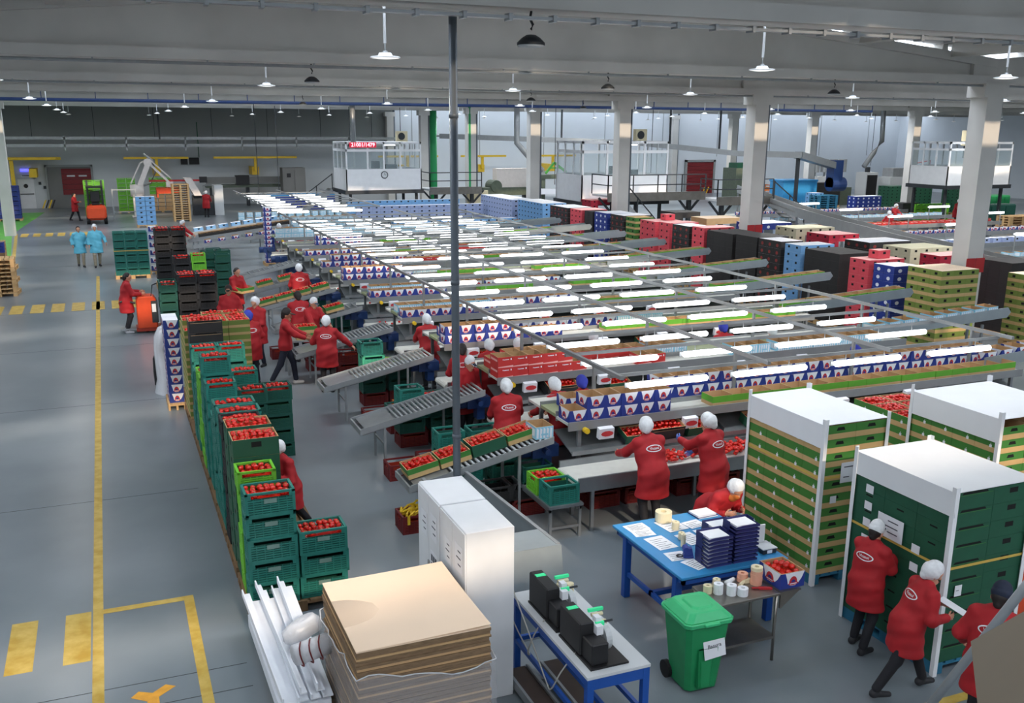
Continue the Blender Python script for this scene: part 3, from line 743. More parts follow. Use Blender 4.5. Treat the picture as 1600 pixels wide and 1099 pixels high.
for i in range(9):
    for j in range(2): put('bwc', .88, 21.3+.41*j, P+.2*i, 'navy and white box, slim aisle side stack, %s layer, %s column' % (nth(i+1), nth(j+1)), 'boxes on the slim stack at the aisle side')
pallet(.84, 21.2, .36, .9, label='narrow pallet under the slim navy stack')
sk = B()
prof = [(.0,1.55),(.14,1.5),(.2,1.3),(.13,1.0),(.2,.7),(.26,.3),(.3,0)]
sk.lathe([(r*(1+.1*math.sin(7*z)), z) for r, z in prof], 14)
for i, v in enumerate(sk.v): sk.v[i] = (v[0]*.7+.06*math.sin(v[2]*5), v[1]*1.2+.05*math.sin(v[2]*8+v[0]*20), v[2])
ob('plastic_sheet', (sk, 'film_white', True), None, (.85, 22.9, 0), label='crumpled white plastic sheet hanging beside the slim navy stack', cat='plastic')
ob('waste_bag', (B().lathe([(0,.95),(.12,.94),(.22,.8),(.24,.4),(.22,0),(0,0)], 12), 'black', True), None, (.80, 23.6, 0), scale=(.55,.55,.8), label='black rubbish bag stand beside the white plastic sheet', cat='bag')
# farther pallets along the aisle
pallet(1.15, 29.6, 1.4, 1.1, label='wooden pallet of black crates being moved by the truck')
stack('dkg', 1.2, 29.7, P, 5, 'narrow dark green stack on the moved pallet', True, sp=.09); stack('dkg', 1.2, 30.15, P, 5, 'rear dark green stack on the moved pallet')
for i in range(2):
    for j in range(2): stack('blk', 1.72+.56*i, 29.7+.44*j, P, 6, 'black block on the moved pallet, %s column' % nth(2*j+i+1), True, sp=.09)
pallet(1.5, 38.3, 1.2, 1.0, label='pallet under the tall black stack behind the truck')
for i in range(2):
    for j in range(2): stack('blk', 1.55+.56*i, 38.4+.45*j, P, 8, 'tall black stack behind the truck, %s column' % nth(2*j+i+1), True, sp=.1)
pallet(1.85, 34, 1.2, 1.0, label='pallet of black and lime crates near the tall green crates')
stack('blk', 1.9, 34.1, P, 6, 'short black stack near the tall green crates', True, sp=.1); stack('lime', 2.48, 34.1, P, 6, 'lime stack near the tall green crates', True, sp=.1)
pallet(.1, 41.3, 1.3, 1.1, label='pallet carrying the broad teal crate block by the yellow line')
for i in range(3):
    for j in range(2):
        me, w, d, h = CR['tealn']
        for q in range(6):
            if j and q < 5: continue
            ob('teal_crate', me, None, (.12+.43*i, 41.35+.45*j, P+q*.28), 0, 'teal crate, broad block by the yellow line, %s layer, %s column' % (nth(q+1), nth(i+1)), 'crate', 'crates of the broad teal block', scale=(.88, 1, .94))
ob('crate_strap', (B().box(.11,41.33,1.1,1.43,41.345,1.13).box(.105,41.33,1.1,.12,42.2,1.13), 'strap_yellow'), None, label='yellow strap around the broad teal crate block', cat='strap')
for j in range(6): put('bwc', 1.5, 42.3, P+.2*j*1.6, 'navy and white box behind the broad teal block, %s layer' % nth(j+1), 'boxes behind the broad teal block')
pallet(1.45, 42.25, .4, .5, label='small pallet behind the broad teal block')
for (x, y, n, k) in ((2.95, 36.0, 6, 'dkg'), (3.47, 36.0, 6, 'dkg'), (3.3, 34.8, 6, 'dkg'), (3.2, 36.5, 6, 'dkg')):
    stack(k, x, y, 0, n, 'tall dark green block in the floor middle, %s column' % ('left' if x < 3 else ('right' if x > 3.3 else 'rear')) if y > 35 else 'single dark green stack in front of the tall block')
# crates on the floor between the conveyors
def mixed(x, y, ks, where, tom=False, single=False):
    z = 0
    for i, k in enumerate(ks):
        me, w, d, h = CR[k]; last = i == len(ks)-1
        stack(k, x, y, z, 1, where, tom and last, single); z += h
mixed(4.75, 16.98, ('mar','dkg','teal','tealn'), 'mixed stack behind the second roller conveyor')
mixed(5.35, 16.98, ('mar','dkg','dkg'), 'low mixed stack behind the second roller conveyor', True)
mixed(5.4, 17.55, ('dkg','lime','dkg'), 'stack beside the third line motor', True); mixed(4.8, 17.9, ('mar','dkg'), 'pair of crates between second and third roller conveyors')
mixed(4.8, 20.05, ('mar','dkg','dkg','tlight','tealn'), 'stack topped by a mint crate behind the third conveyor'); mixed(5.4, 20.1, ('mar','dkg','dkg'), 'crate stack below the third line motor')
mixed(5.45, 20.7, ('dkg','dkg','lime'), 'crates behind the mint stack', True)
mixed(4.85, 14.95, ('mar','tealn','tealn'), 'left stack between first and second conveyors'); mixed(5.42, 14.9, ('dkg','teal','teal'), 'right stack between first and second conveyors'); mixed(4.75, 14.15, ('teal','teal'), 'low teal pair behind the first conveyor', True)
mixed(5.5, 14.1, ('dkg','dkg','dkg'), 'dark stack left of the worker at the second line', True)
mixed(4.08, 15.3, ('mar',), 'single red crate on the floor by the second conveyor'); mixed(4.7, 15.5, ('mar',), 'red crate behind the single floor crate')
mixed(4.5, 18.6, ('mar',), 'red crate under the third conveyor tip'); mixed(5.1, 18.5, ('mar','ora'), 'orange tray on a red crate')
mixed(4.85, 13.05, ('mar','blk'), 'dark crates under the first conveyor'); mixed(5.42, 13.05, ('mar','blk'), 'second dark pair under the first conveyor')
mixed(3.65, 25.2, ('mar',), 'red crate by the walking man'); mixed(4.9, 22.95, ('mar','mar'), 'red crates under the fourth conveyor'); mixed(4.3, 23.6, ('mar',), 'red crate at the worker table')
for k in (3, 4, 5, 6):
    mixed(5.5, LY[k]+.95, ('dkg','dkg','tealn'), 'crates beside the %s line motor' % ORD[k]); mixed(5.5, LY[k]+1.6, ('lime','dkg'), 'lime based pair beside the %s line' % ORD[k])
# crate with yellow strapping
mixed(3.66, 13.02, ('mar',), 'red crate full of yellow strapping on the floor')
ys = B()
for i in range(9):
    a = i*2.4; r = .07+.03*(i % 3); c = (.12+.3*random.random(), .1+.22*random.random(), .27+.07*random.random())
    ys.tube([(c[0]+r*math.cos(t*.7+a), c[1]+r*math.sin(t*.7+a)*.8, c[2]+.05*math.sin(t*1.1+a)) for t in range(10)], .018, 5)
ys.box(.30,-.012,.02,.34,-.004,.30); ys.box(.06,-.012,.16,.10,-.004,.30)
ob('strapping_coil', (ys, 'yellow'), None, (3.66, 13.02, 0), label='tangle of yellow strapping tape heaped in a red crate', cat='strapping')
# bench with crates left of the nearest line
t = thing('crate_bench', 'low grey steel bench carrying lime and teal crates', 'bench', (5.57, 12.0, 0))
ob('top', (B().box(0,0,.50,.56,1.46,.54), 'steel'), t); ob('frame', (B().box(.02,.03,.44,.05,1.43,.50).box(.51,.03,.44,.54,1.43,.50), 'steel'), t)
for x in (.02,.50):
    for y in (.03,1.39): ob('leg', (B().box(x,y,0,x+.04,y+.04,.5), 'steel'), t)
for y in (.05, 1.4): ob('stretcher', (B().box(.03,y-.01,.16,.53,y+.02,.2), 'steel'), t)
stack('tealn', 5.60, 12.03, .541, 1, 'empty crate at the front of the grey bench'); stack('lime', 5.60, 12.50, .541, 1, 'lime crate in the middle of the grey bench', True, True); stack('dkg', 5.60, 13.0, .541, 1, 'dark crate at the back of the grey bench')
# filled boxes on the roller conveyors
def on_roller(k, lst, single=False):
    s = .49/2.32; ang = math.atan(s)
    for key, x in lst:
        me, w, d, h = BOXM[key]; y = LY[k]+.02+.24
        z = .75+s*x+.012
        M4 = Matrix.Translation((3.79+x, y, z)) @ Matrix.Rotation(-ang, 4, 'Y')
        o = put(key, 0, 0, 0, 'box of tomatoes, %s from the lower end of the %s roller conveyor' % (nth(1+[q[1] for q in lst].index(x)), ORD[k]) if key != 'lb' else 'pale blue carton on the first roller conveyor', 'boxes on the %s roller conveyor' % ORD[k])
        o.matrix_world = M4; o.location = M4.translation; o.rotation_euler = M4.to_euler()
        if key != 'lb': fill(.02, .02, w-.02, d-.02, h-.04, 'tomato in a box on the %s roller conveyor' % ORD[k], single, M4=M4)
boxmesh('rl_g', .50, .42, .16, ['box_green','box_tan','card_in','hole','box_white'], '', bands=((0,.45,1),(.45,1,0))); boxmesh('rl_d', .56, .42, .19, ['dark_green','box_tan','card_in','hole','box_white'], '')
on_roller(0, (('rl_g',.04),('rl_g',.56),('rl_d',1.08),('rl_g',1.66)), True)
on_roller(4, (('rl_g',.3),('rl_g',.85),('rl_g',1.4))); on_roller(5, (('rl_g',.1),('rl_g',.62),('rl_g',1.14),('rl_g',1.7))); on_roller(6, (('rl_g',.5),('rl_g',1.2)))
put('lb', 3.79+2.05, LY[0]+.12, 1.21, 'pale blue printed carton at the top of the first roller conveyor', 'cartons at the conveyor end')
# boxes being filled on the tilted shelves, and tomatoes on the belts
for k, lst in ((0, (('rg',7.3),('tall_bk',7.75),('rg',8.45),('rg',9.65),('rg',11.2),('rg',12.2),('rg',13.3))), (1, (('tall_bk',7.3),('rg',8.6),('rg',10.2),('rg',12.4))), (2, (('rg',7.0),('rg',8.8),('rg',11)))):
    for key, x in lst:
        me, w, d, h = BOXM[key]; M4 = Matrix.Translation((x, LY[k]-.11, 1.01)) @ Matrix.Rotation(R(17), 4, 'X')
        o = put(key, 0, 0, 0, '%s being filled, %s from the left on the tilted shelf, %s line' % ('black cardboard box' if key == 'tall_bk' else 'green cardboard tray', nth(1+[q[1] for q in lst].index(x)), ORD[k]), 'boxes being filled at the %s line' % ORD[k]); o.location = M4.translation; o.rotation_euler = M4.to_euler()
        fill(.02, .02, w-.02, d-.02, h-.05, 'tomato in a box on the tilted shelf', False, M4=M4)
for i in range(330):
    x = random.uniform(7.6, 11.6); tomato_at(x, LY[0]+random.uniform(-.66,-.24), .85+random.uniform(0,.07), 'red tomato lying on the white belt of the nearest line', i < 60, grp='tomatoes on the nearest belt')
for i in range(80): tomato_at(random.uniform(11.6,15.8), LY[0]+random.uniform(-.76,-.24), .85+random.uniform(0,.05), '', False)
for k in range(1, 7):
    for i in range(30): tomato_at(random.uniform(6.3,15.5), LY[k]+random.uniform(-.7,-.25), .85, '', False)
for i in range(170): tomato_at(random.uniform(8.35,9.9), LY[0]+random.uniform(-.74,-.24), .85+random.uniform(0,.10), '', False)
# ---------------------------------------------------------------- tall strapped pallets at the right
def corner_posts(x0, y0, x1, y1, h, where, lean=.02):
    for i, (x, y, sx, sy) in enumerate(((x0,y0,1,1),(x1,y0,-1,1),(x0,y1,1,-1),(x1,y1,-1,-1))):
        b = B(); w = .05
        b.prism([(0,0),(sx*w,0),(sx*w,-sy*.006),(-sx*.006,-sy*.006),(-sx*.006,sy*w),(0,sy*w)], 0.0, h, axis='z')
        ob('corner_profile', (b, 'white_card'), None, (x, y, .001), label='white corner profile, %s edge of %s' % (('front left','front right','rear left','rear right')[i], where), cat='profile', group=None)
def tall_pallet(key, key2, x0, y0, nx, ny, n, where, what, strap=None, top_tom=False, blue=True, full_top=True):
    me, w, d, h = BOXM[key]
    pallet(x0, y0, nx*w+(nx-1)*.004, ny*d+(ny-1)*.004, label='blue pallet under %s' % where if blue else 'wooden pallet under %s' % where, blue=blue)
    for q in range(n):
        for i in range(nx):
            for j in range(ny):
                if i == 0 or j == 0 or q == n-1:
                    put(key if i == 0 or not key2 else key2, x0+i*(w+.004), y0+j*(d+.004), P+q*(h+.002), lab('%s on %s' % (what, where), ', %s layer, %s %s' % (nth(q+1), 'front' if j == 0 else 'side', nth(i+1 if j == 0 else j+1))), 'boxes on %s' % where)
    X, Y, Z = x0+nx*(w+.004), y0+ny*(d+.004), P+n*(h+.002)
    if top_tom:
        for i in range(nx):
            for j in range(ny): fill(x0+i*(w+.004)+.02, y0+j*(d+.004)+.02, x0+i*(w+.004)+w-.02, y0+j*(d+.004)+d-.02, Z-.04, '', False)
    if strap:
        s = B(); e = .012
        s.box(x0-e, y0-e, strap, X+e, y0-e+.004, strap+.03).box(x0-e, y0-e, strap, x0-e+.004, Y+e, strap+.03).box(X+e-.004, y0-e, strap, X+e, Y+e, strap+.03).box(x0-e, Y+e-.004, strap, X+e, Y+e, strap+.03)
        ob('pallet_strap', (s, 'strap_yellow'), None, label='yellow strap tied around %s' % where, cat='strap')
    return X, Y, Z
def cover(x0, y0, x1, y1, z, drop, where, sag=.0, rz=0, front=0):
    b = B(); t = .006; n = 8
    for i in range(n):
        for j in range(n):
            def zz(u, v): return z+.012+.03*math.sin(PI*u)*math.sin(PI*v)-sag*u*v
            u0, u1, v0, v1 = i/n, (i+1)/n, j/n, (j+1)/n
            f = lambda u, v, o=0: (x0+(x1-x0)*u, y0+(y1-y0)*v, zz(u, v)+o)
            b.quad([f(u0,v0,t), f(u1,v0,t), f(u1,v1,t), f(u0,v1,t)]); b.quad([f(u0,v1), f(u1,v1), f(u1,v0), f(u0,v0)])
    b.prism([(y0, z+.018), (y1, z+.018), (y1+.02, z-drop), (y0-.02, z-drop)], x0-.008, x0-.002, axis='x')
    if front: b.prism([(x0, z+.018), (x1, z+.018), (x1, z-front*.3), (x0, z-front)], y0-.008, y0-.002)
    return ob('pallet_cover', (b, 'white_card'), None, rz=rz, label='white cardboard cover sheet with a folded flap on %s' % where, cat='cover sheet')
WA = 'the tall pallet by the blue table'
X, Y, Z = tall_pallet('gb', None, 8.25, 9.42, 2, 4, 11, WA, 'green brown box', 1.50)
cover(8.235, 9.41, X+.02, Y+.02, Z, .30, WA); corner_posts(8.225, 9.395, X+.02, Y+.02, 2.32, WA)
WB = 'the dark green pallet'
X, Y, Z = tall_pallet('dg', 'dg2', 8.06, 7.12, 2, 3, 10, WB, 'dark green box', 1.28)
cover(8.045, 7.10, X+.05, Y+.02, Z, .26, WB); corner_posts(8.035, 7.095, X+.02, Y+.02, 2.24, WB)
WC = 'the open topped pallet'
tall_pallet('go', None, 10.95, 10.72, 2, 3, 8, WC, 'green brown box', None, True)
WD = 'the covered pallet at the right edge'
X, Y, Z = tall_pallet('gb', None, 10.85, 9.0, 3, 4, 10, WD, 'green brown box')
cover(10.835, 8.99, X+.02, Y+.02, Z+.1, .32, WD, sag=.0); corner_posts(10.825, 8.985, X+.02, Y+.02, 2.25, WD)
def sheet(x, y, z, w, h, face, label, rz=0, text=None, cat='paper', lines=3):
    b = B(); e = .002
    if face == 'x': b.box(x-e, y, z, x, y+w, z+h, 0)
    elif face == 'y': b.box(x, y-e, z, x+w, y, z+h, 0)
    else: b.box(-w/2, -h/2, 0, w/2, h/2, e, 0)
    for i in range(lines):
        q = .25+.5*i/max(1, lines-1) if lines > 1 else .5
        if face == 'x': b.box(x-e-.001, y+w*.2, z+h*q, x-e, y+w*(.6+.2*(i % 2)), z+h*q+h*.05, 1)
        elif face == 'y': b.box(x+w*.2, y-e-.001, z+h*q, x+w*(.6+.2*(i % 2)), y-e, z+h*q+h*.05, 1)
        else: b.box(-w*.35, -h*.4+h*.8*i/lines, e, w*(.15+.2*(i % 2)), -h*.4+h*.8*i/lines+.008, e+.0006, 1)
    o = ob('paper_sheet', (b, ['paper', 'ink']), None, label=label, cat=cat, loc=(0,0,0) if face in 'xy' else (x, y, z), rz=rz)
    return o
for i, (y, z) in enumerate(((8.28,1.74),(8.28,1.53),(8.28,1.32),(8.28,1.11),(7.50,1.30),(7.50,1.08))):
    sheet(8.047, y, z, .12, .10, 'x', 'small white sticker on the dark green pallet side, %s' % ('top of the rear column','second of the rear column','third of the rear column','lowest of the rear column','upper one near the worker hand','lower one near the worker hand')[i], lines=0)
sheet(8.030, 7.75, 1.32, .40, .27, 'x', 'large white delivery note on the side of the dark green pallet'); sheet(8.20, 7.10, .95, .10, .13, 'y', 'small white tag on the front of the dark green pallet', lines=1)
sheet(8.55, 9.405, 1.42, .24, .28, 'y', 'white delivery note on the front of the tall green and brown pallet', lines=2); sheet(8.42, 9.412, 1.15, .10, .10, 'y', 'small white sticker below the delivery note', lines=0)
sheet(11.35, 8.985, 1.55, .2, .26, 'y', 'white note on the covered pallet at the right edge', lines=2)
# orange truck peeking out behind the dark green pallet
t = thing('pallet_truck', 'orange pallet truck partly hidden behind the dark green pallet', 'truck', (9.42, 7.35, 0))
ob('body', (B().box(0,0,.12,.75,.62,.95).prism([(0,.95),(.75,.95),(.6,1.12),(.12,1.12)],.03,.59), 'orange', False, .03), t); ob('bumper', (B().box(-.04,-.03,.05,.79,.65,.2), 'black', False, .02), t)
ob('wheel', (B().cyl((.1,-.02,.11),(.1,.1,.11),.11,n=14), 'black_rubber'), t); ob('wheel', (B().cyl((.6,-.02,.11),(.6,.1,.11),.11,n=14), 'black_rubber'), t)
co = B()
for i in range(4): co.tube([(.14+.1*math.cos(a*PI/8), .12+.03*i, 1.27+.12*math.sin(a*PI/8)) for a in range(17)], .022, 6)
ob('strapping_roll', (co, 'yellow', True), None, (9.42, 7.35, 0), label='coil of yellow strapping lying on the orange truck', cat='strapping')

# ---------------------------------------------------------------- white cabinets
for i, (y, w) in enumerate(((8.53,.80),(9.36,.78))):
    t = thing('metal_cabinet', ('near' if i == 0 else 'far')+' white steel cabinet of the pair beside the cardboard stack', 'cabinet', (3.03, y, 0))
    ob('body', (B().box(.012,0,0,.54,w,1.95), 'white', False, .006), t)
    for j in range(2):
        d = ob('door', (B().box(0,.01+j*(w/2),.06,.012,w/2-.005+j*(w/2),1.93), 'white'), t); ob('handle', (B().box(-.015,w/2-.03+(.03 if j else 0),1.0,0,w/2-.015+(.03 if j else 0),1.14), 'galv'), d)
    sheet(3.026, y+.08, 1.45, .22, .30, 'x', 'printed notice, upper front one on the %s white cabinet' % ('near','far')[i]); sheet(3.026, y+.44, 1.40, .20, .28, 'x', 'printed notice, upper rear one on the %s white cabinet' % ('near','far')[i])
    pb_ = B()
    for a in range(2):
        for c in range(3): pb_.box(3.022, y+.10+.07*c, 1.08+.10*a, 3.024, y+.15+.07*c, 1.16+.10*a, 0)
    nt_ = sheet(3.026, y+.08, 1.06, .24, .24, 'x', 'notice with small dark pictures on the %s white cabinet' % ('near','far')[i], lines=0)
    ob('printed_pictures', (pb_, 'ink'), nt_)
# ---------------------------------------------------------------- stack of cardboard sheets
pallet(1.68, 7.66, 1.30, 1.46, label='pallet under the big stack of cardboard sheets')
t = thing('cardboard_stack', 'big stack of flat brown cardboard sheets wrapped in film', 'cardboard', (1.69, 7.66, .146))
z = 0; i = 0
while z < 1.22:
    h = random.uniform(.012,.034); dx, dy = random.uniform(-.012,.012), random.uniform(-.012,.012)
    ob('cardboard_bundle', (B().box(dx,dy,z,1.28+dx,1.46+dy,z+h-.003), 'card_edge' if i % 4 else 'cardboard'), t); z += h; i += 1
n = 10; tb_ = B()
for a in range(n):
    for c in range(n):
        f = lambda u, v: (1.285*u, 1.47*v, z+.012+.02*u*u-.012*math.sin(3*v))
        tb_.quad([f(a/n,c/n), f((a+1)/n,c/n), f((a+1)/n,(c+1)/n), f(a/n,(c+1)/n)])
tb_.box(0,0,z-.002,1.285,1.47,z+.002)
ob('top_sheet', (tb_, 'card_top', True), t)
fw = B(); m_ = 46
loop = [(-.02+1.33*s/12, -.03) for s in range(13)]+[(1.31, -.03+1.53*s/12) for s in range(1,13)]+[(1.31-1.33*s/12, 1.5) for s in range(1,13)]+[(-.02, 1.5-1.53*s/12) for s in range(1,12)]
zs = [.0,.15,.35,.55,.72,.85,.93]
for a, zz_ in enumerate(zs):
    for q, (x, y) in enumerate(loop):
        o_ = .012*math.sin(q*2.3+a*1.7)+.008*math.sin(q*5.1); k_ = .07*math.sin(q*.42+1)+.02*math.sin(q*1.3) if a == len(zs)-1 else .04*math.sin(q*1.3+a)
        fw.v.append((x+(-o_ if x < .6 else o_)-.012*(x < .6)+.012*(x >= .6), y+(-.02-abs(o_) if y < .7 else .02+abs(o_)), zz_+k_))
L_ = len(loop)
for a in range(len(zs)-1):
    for q in range(L_): fw.f.append((a*L_+q, a*L_+(q+1) % L_, (a+1)*L_+(q+1) % L_, (a+1)*L_+q)); fw.m.append(0)
ob('stretch_film', (fw, 'film', True), t)
te = [fw.v[(len(zs)-1)*L_+q] for q in range(L_)]
ob('film_highlight', (B().tube(te+[te[0]], .006, 6), 'film_white', True), t)  # whitish tube added to paint highlights along the film's upper edge
# white foam profiles and sheets lying next to it
pallet(1.18, 8.4, .5, 2.2, z=0, label='narrow wooden pallet under the white foam profiles')
for i, (x, z, w, h, a) in enumerate(((1.14,.15,.46,.16,.03),(1.16,.33,.44,.14,.0),(1.13,.49,.09,.08,.05),(1.28,.50,.10,.05,.02),(1.40,.50,.10,.06,-.01),(1.52,.5,.1,.05,-.03),(1.3,.58,.07,.08,.06),(1.46,.58,.08,.09,-.02))):
    b = B(); L = 2.35 if i < 2 else 2.5
    if i < 2: b.box(0,0,0,w,L,h)
    else: b.prism([(0,0),(w,0),(w,.015),(.015,.015),(.015,h),(0,h)], 0, L)
    ob('foam_profile', (b, 'foam'), None, (x, 8.45, z), a*.5, label=('wide white foam slab, %s of the bundle' % ('lowest','upper') [i] if i < 2 else 'long white foam corner strip on the foam bundle, %s of six' % nth(i-1)), cat='foam', group='white foam strips' if i > 1 else None)
rl = B().cyl((0,0,.12),(.35,.12,.12),.11,n=14)
o = ob('film_roll', (rl, 'film_white', True), None, (1.32, 8.75, .72), label='roll of clear film bound with red cord on the foam bundle', cat='roll')
cord = B()
for i in range(3): cord.tube([(.05+.1*i+.02*math.sin(a), .03*i+.118*math.cos(a*PI/6), .12+.118*math.sin(a*PI/6)) for a in range(13)], .008, 5)
ob('cord', (cord, 'maroon'), o)
pf = B().lathe([(0,.12),(.10,.14),(.17,.06),(.16,-.04),(.10,-.08),(0,-.08)], 12)
for i, v in enumerate(pf.v): pf.v[i] = (v[0]*1.3+.02*math.sin(9*v[1]), v[1]*.8+.02*math.sin(11*v[0]), v[2]+.03*math.sin(13*v[0]))
ob('film_bundle', (pf, 'film_white', True), None, (1.50, 9.35, .76), label='crumpled bundle of clear film against the cardboard stack', cat='plastic')

# ---------------------------------------------------------------- blue workbench with label printers
t = thing('workbench', 'blue steel workbench with a grey top carrying label printers', 'workbench', (3.76, 7.18, 0))
ob('worktop', (B().box(-.01,-.01,.90,.67,1.84,.93), 'wall_light'), t)
ob('apron', (B().box(0,0,.78,.66,.03,.90).box(0,1.79,.78,.66,1.82,.90).box(0,0,.82,.03,1.82,.90).box(.63,0,.82,.66,1.82,.90), 'bench_blue'), t)
for x in (0,.60):
    for y in (0,1.76): ob('leg', (B().box(x-.004,y-.004,0,x+.064,y+.064,.899), 'bench_blue'), t)
ob('lower_frame', (B().box(0,.04,.36,.04,1.8,.41).box(.62,.04,.36,.66,1.8,.41).box(.04,0,.36,.62,.04,.41).box(.04,1.78,.36,.62,1.82,.41).box(.3,.04,.36,.34,1.8,.41), 'bench_blue'), t)
prn = {'housing': (B().box(0,0,.02,.15,.46,.36), 'crate_black', False, .012), 'front_unit': (B().box(.02,-.22,.02,.20,0,.24), 'black', False, .012),
       'base_plate': (B().box(-.01,-.26,0,.40,.46,.02), 'black'), 'media_roll': (B().cyl((.24,.02,.17),(.30,.02,.17),.125,n=20).cyl((.23,.02,.17),(.31,.02,.17),.03,n=10), 'wall_light'),
       'spool': (B().cyl((.20,.16,.24),(.36,.16,.24),.03,n=10).cyl((.20,.16,.34),(.32,.16,.34),.02,n=8), 'roll_cream'), 'print_head': (B().box(.15,-.06,.24,.22,.06,.33).box(.18,.02,.33,.24,.10,.38), 'paper'),
       'ribbon': (B().box(.17,.0,.30,.26,.03,.34).box(.18,.18,.36,.34,.21,.39).box(.02,.30,.361,.13,.36,.366), 'led_green'), 'arm': (B().cyl((.15,.1,.28),(.40,.1,.28),.012,n=8).cyl((.15,.24,.16),(.40,.24,.16),.012,n=8), 'dark_steel')}
prn = {k: v[0].mesh(k, *v[1:]) for k, v in prn.items()}
for i, y in enumerate((7.52, 8.30)):
    p = thing('label_printer', ('front' if i == 0 else 'rear')+' black label printer with its side cover open on the blue bench', 'printer', (3.84, y, .931))
    for k, m in prn.items(): ob(k, m, p)
for i in range(3):
    ob('cream_label_roll', (B().cyl((0,0,0),(0,0,.11),.045,n=14), 'roll_cream'), None, (4.15+.1*i, 8.86-.03*i, .931), label='small cream label roll standing at the far end of the printer bench', cat='roll', group='cream rolls on the printer bench')
for i, pts in enumerate((((3.82,8.3,.95),(3.74,8.35,.8),(3.72,8.5,.5),(3.78,8.6,.42),(3.74,8.9,.6),(3.70,9.3,.9)),((3.84,7.6,.95),(3.73,7.7,.7),(3.72,7.9,.40),(3.75,8.1,.38),(3.72,8.5,.75),(3.70,9.1,1.2)),((3.9,7.55,.95),(3.95,7.45,.6),(3.9,7.5,.3),(3.85,7.6,.1)))):
    P3 = [Vector(p) for p in pts]; path = []
    for a in range(len(P3)-1):
        p0, p1, p2, p3 = P3[max(a-1,0)], P3[a], P3[a+1], P3[min(a+2,len(P3)-1)]
        for s in range(5):
            u = s/5; path.append(.5*((2*p1)+(p2-p0)*u+(2*p0-5*p1+4*p2-p3)*u*u+(3*p1-3*p2+p3-p0)*u**3))
    ob('cable', (B().tube(path, .008, 5), 'cable'), None, label='%s cable hanging from the label printers to the cabinet' % ('pale upper','pale lower','short')[i], cat='cable')
t = thing('floor_conveyor', 'low floor conveyor with brown boards beneath the printer bench', 'conveyor', (3.62, 6.4, 0))
for i, x in enumerate((0,.42)):
    ob('board', (B().box(x,0,.10,x+.20,2.4,.14), 'crate_brown'), t); ob('rail', (B().box(x-.04,0,.06,x-.01,2.4,.16), 'galv'), t); ob('rail', (B().box(x+.21,0,.06,x+.24,2.4,.16), 'galv'), t)
for y in (.3, 2.2): ob('foot', (B().box(-.05,y,0,.7,y+.06,.06), 'galv'), t)
# steel trough running back from the cabinets
t = thing('steel_trough', 'grey sheet steel trough conveyor with a dark inside behind the white cabinets', 'conveyor', (0, 0, 0))
ob('side_wall', (B().prism([(9.62,.35),(13.1,.55),(13.1,.85),(9.75,1.05)], 4.64, 4.66, axis='x'), 'grey_sheet'), t); ob('side_wall', (B().prism([(9.62,.35),(13.0,.55),(13.0,.85),(9.75,1.05)], 3.95, 3.97, axis='x'), 'grey_sheet'), t)
ob('bed', (B().prism([(9.6,.30),(13.0,.5),(13.0,.53),(9.6,.33)], 3.97, 4.64, axis='x'), 'black_rubber'), t)
ob('front_panel', (B().prism([(9.50,.0),(9.62,.0),(9.80,1.05),(9.72,1.06)], 3.93, 4.68, axis='x'), 'grey_sheet'), t)
ob('rim', (B().bar((4.65,9.75,1.06),(4.65,13.1,.87),.05,.03).bar((3.96,9.75,1.06),(3.96,13.0,.87),.05,.03), 'galv'), t); ob('guard_panel', (B().prism([(9.72,1.05),(10.3,1.02),(10.3,1.04),(9.72,1.07)], 3.97, 4.64, axis='x'), 'grey_sheet'), t)
for y in (10.2, 12.4):
    for x in (3.96,4.60): ob('leg', (B().box(x,y,0,x+.05,y+.05,.45), 'galv'), t)

# ---------------------------------------------------------------- blue table and what lies on it
t = thing('work_table', 'light blue work table covered with papers and letter trays', 'table', (5.72, 8.68, 0))
ob('table_top', (B().box(0,0,.865,1.50,1.68,.90), 'table_blue', False, .004), t); ob('apron', (B().box(.05,.05,.78,1.45,.09,.865).box(.05,1.6,.78,1.45,1.64,.865).box(.05,.05,.78,.09,1.64,.865).box(1.41,.05,.78,1.45,1.64,.865), 'bench_blue'), t)
for x in (.03,1.36):
    for y in (.16,1.36): ob('leg', (B().box(x,y,0,x+.09,y+.09,.865), 'bench_blue', False, .006), t)
ob('stretcher', (B().box(.06,.2,.30,.10,1.42,.36).box(1.40,.2,.30,1.44,1.42,.36).box(.06,.75,.30,1.44,.81,.36), 'bench_blue'), t)
for i, (x, y, w, h, a, l) in enumerate(((5.97,10.17,.30,.21,.05,'at the far left corner'),(5.96,9.98,.28,.20,-.1,'below the far left sheet'),(6.01,9.63,.27,.38,.06,'in the middle of the left edge'),(5.99,9.22,.25,.24,-.08,'in front of the hole punch'),(6.07,8.95,.2,.28,.3,'under the tray stack'),(6.42,10.05,.30,.36,.1,'beside the big roll'),(6.42,9.60,.25,.34,.12,'in the table centre'),(6.72,9.98,.26,.22,.15,'behind the trays'),(6.70,9.70,.24,.2,.0,'beside the shorter tray stack'),(7.02,10.20,.30,.22,.0,'at the far right corner'))):
    sheet(x, y, .9005+.0008*i, w, h, 'z', 'white paper sheet on the blue table, '+l, rz=a, lines=4 if i % 2 else 6)
ob('clipboard', (B().box(0,0,0,.32,.24,.012,0).box(.01,.01,.012,.30,.23,.035,1), ['navy','paper']), None, (6.86, 10.10, .904), .05, label='dark clipboard with a thick paper pad at the far table edge', cat='clipboard')
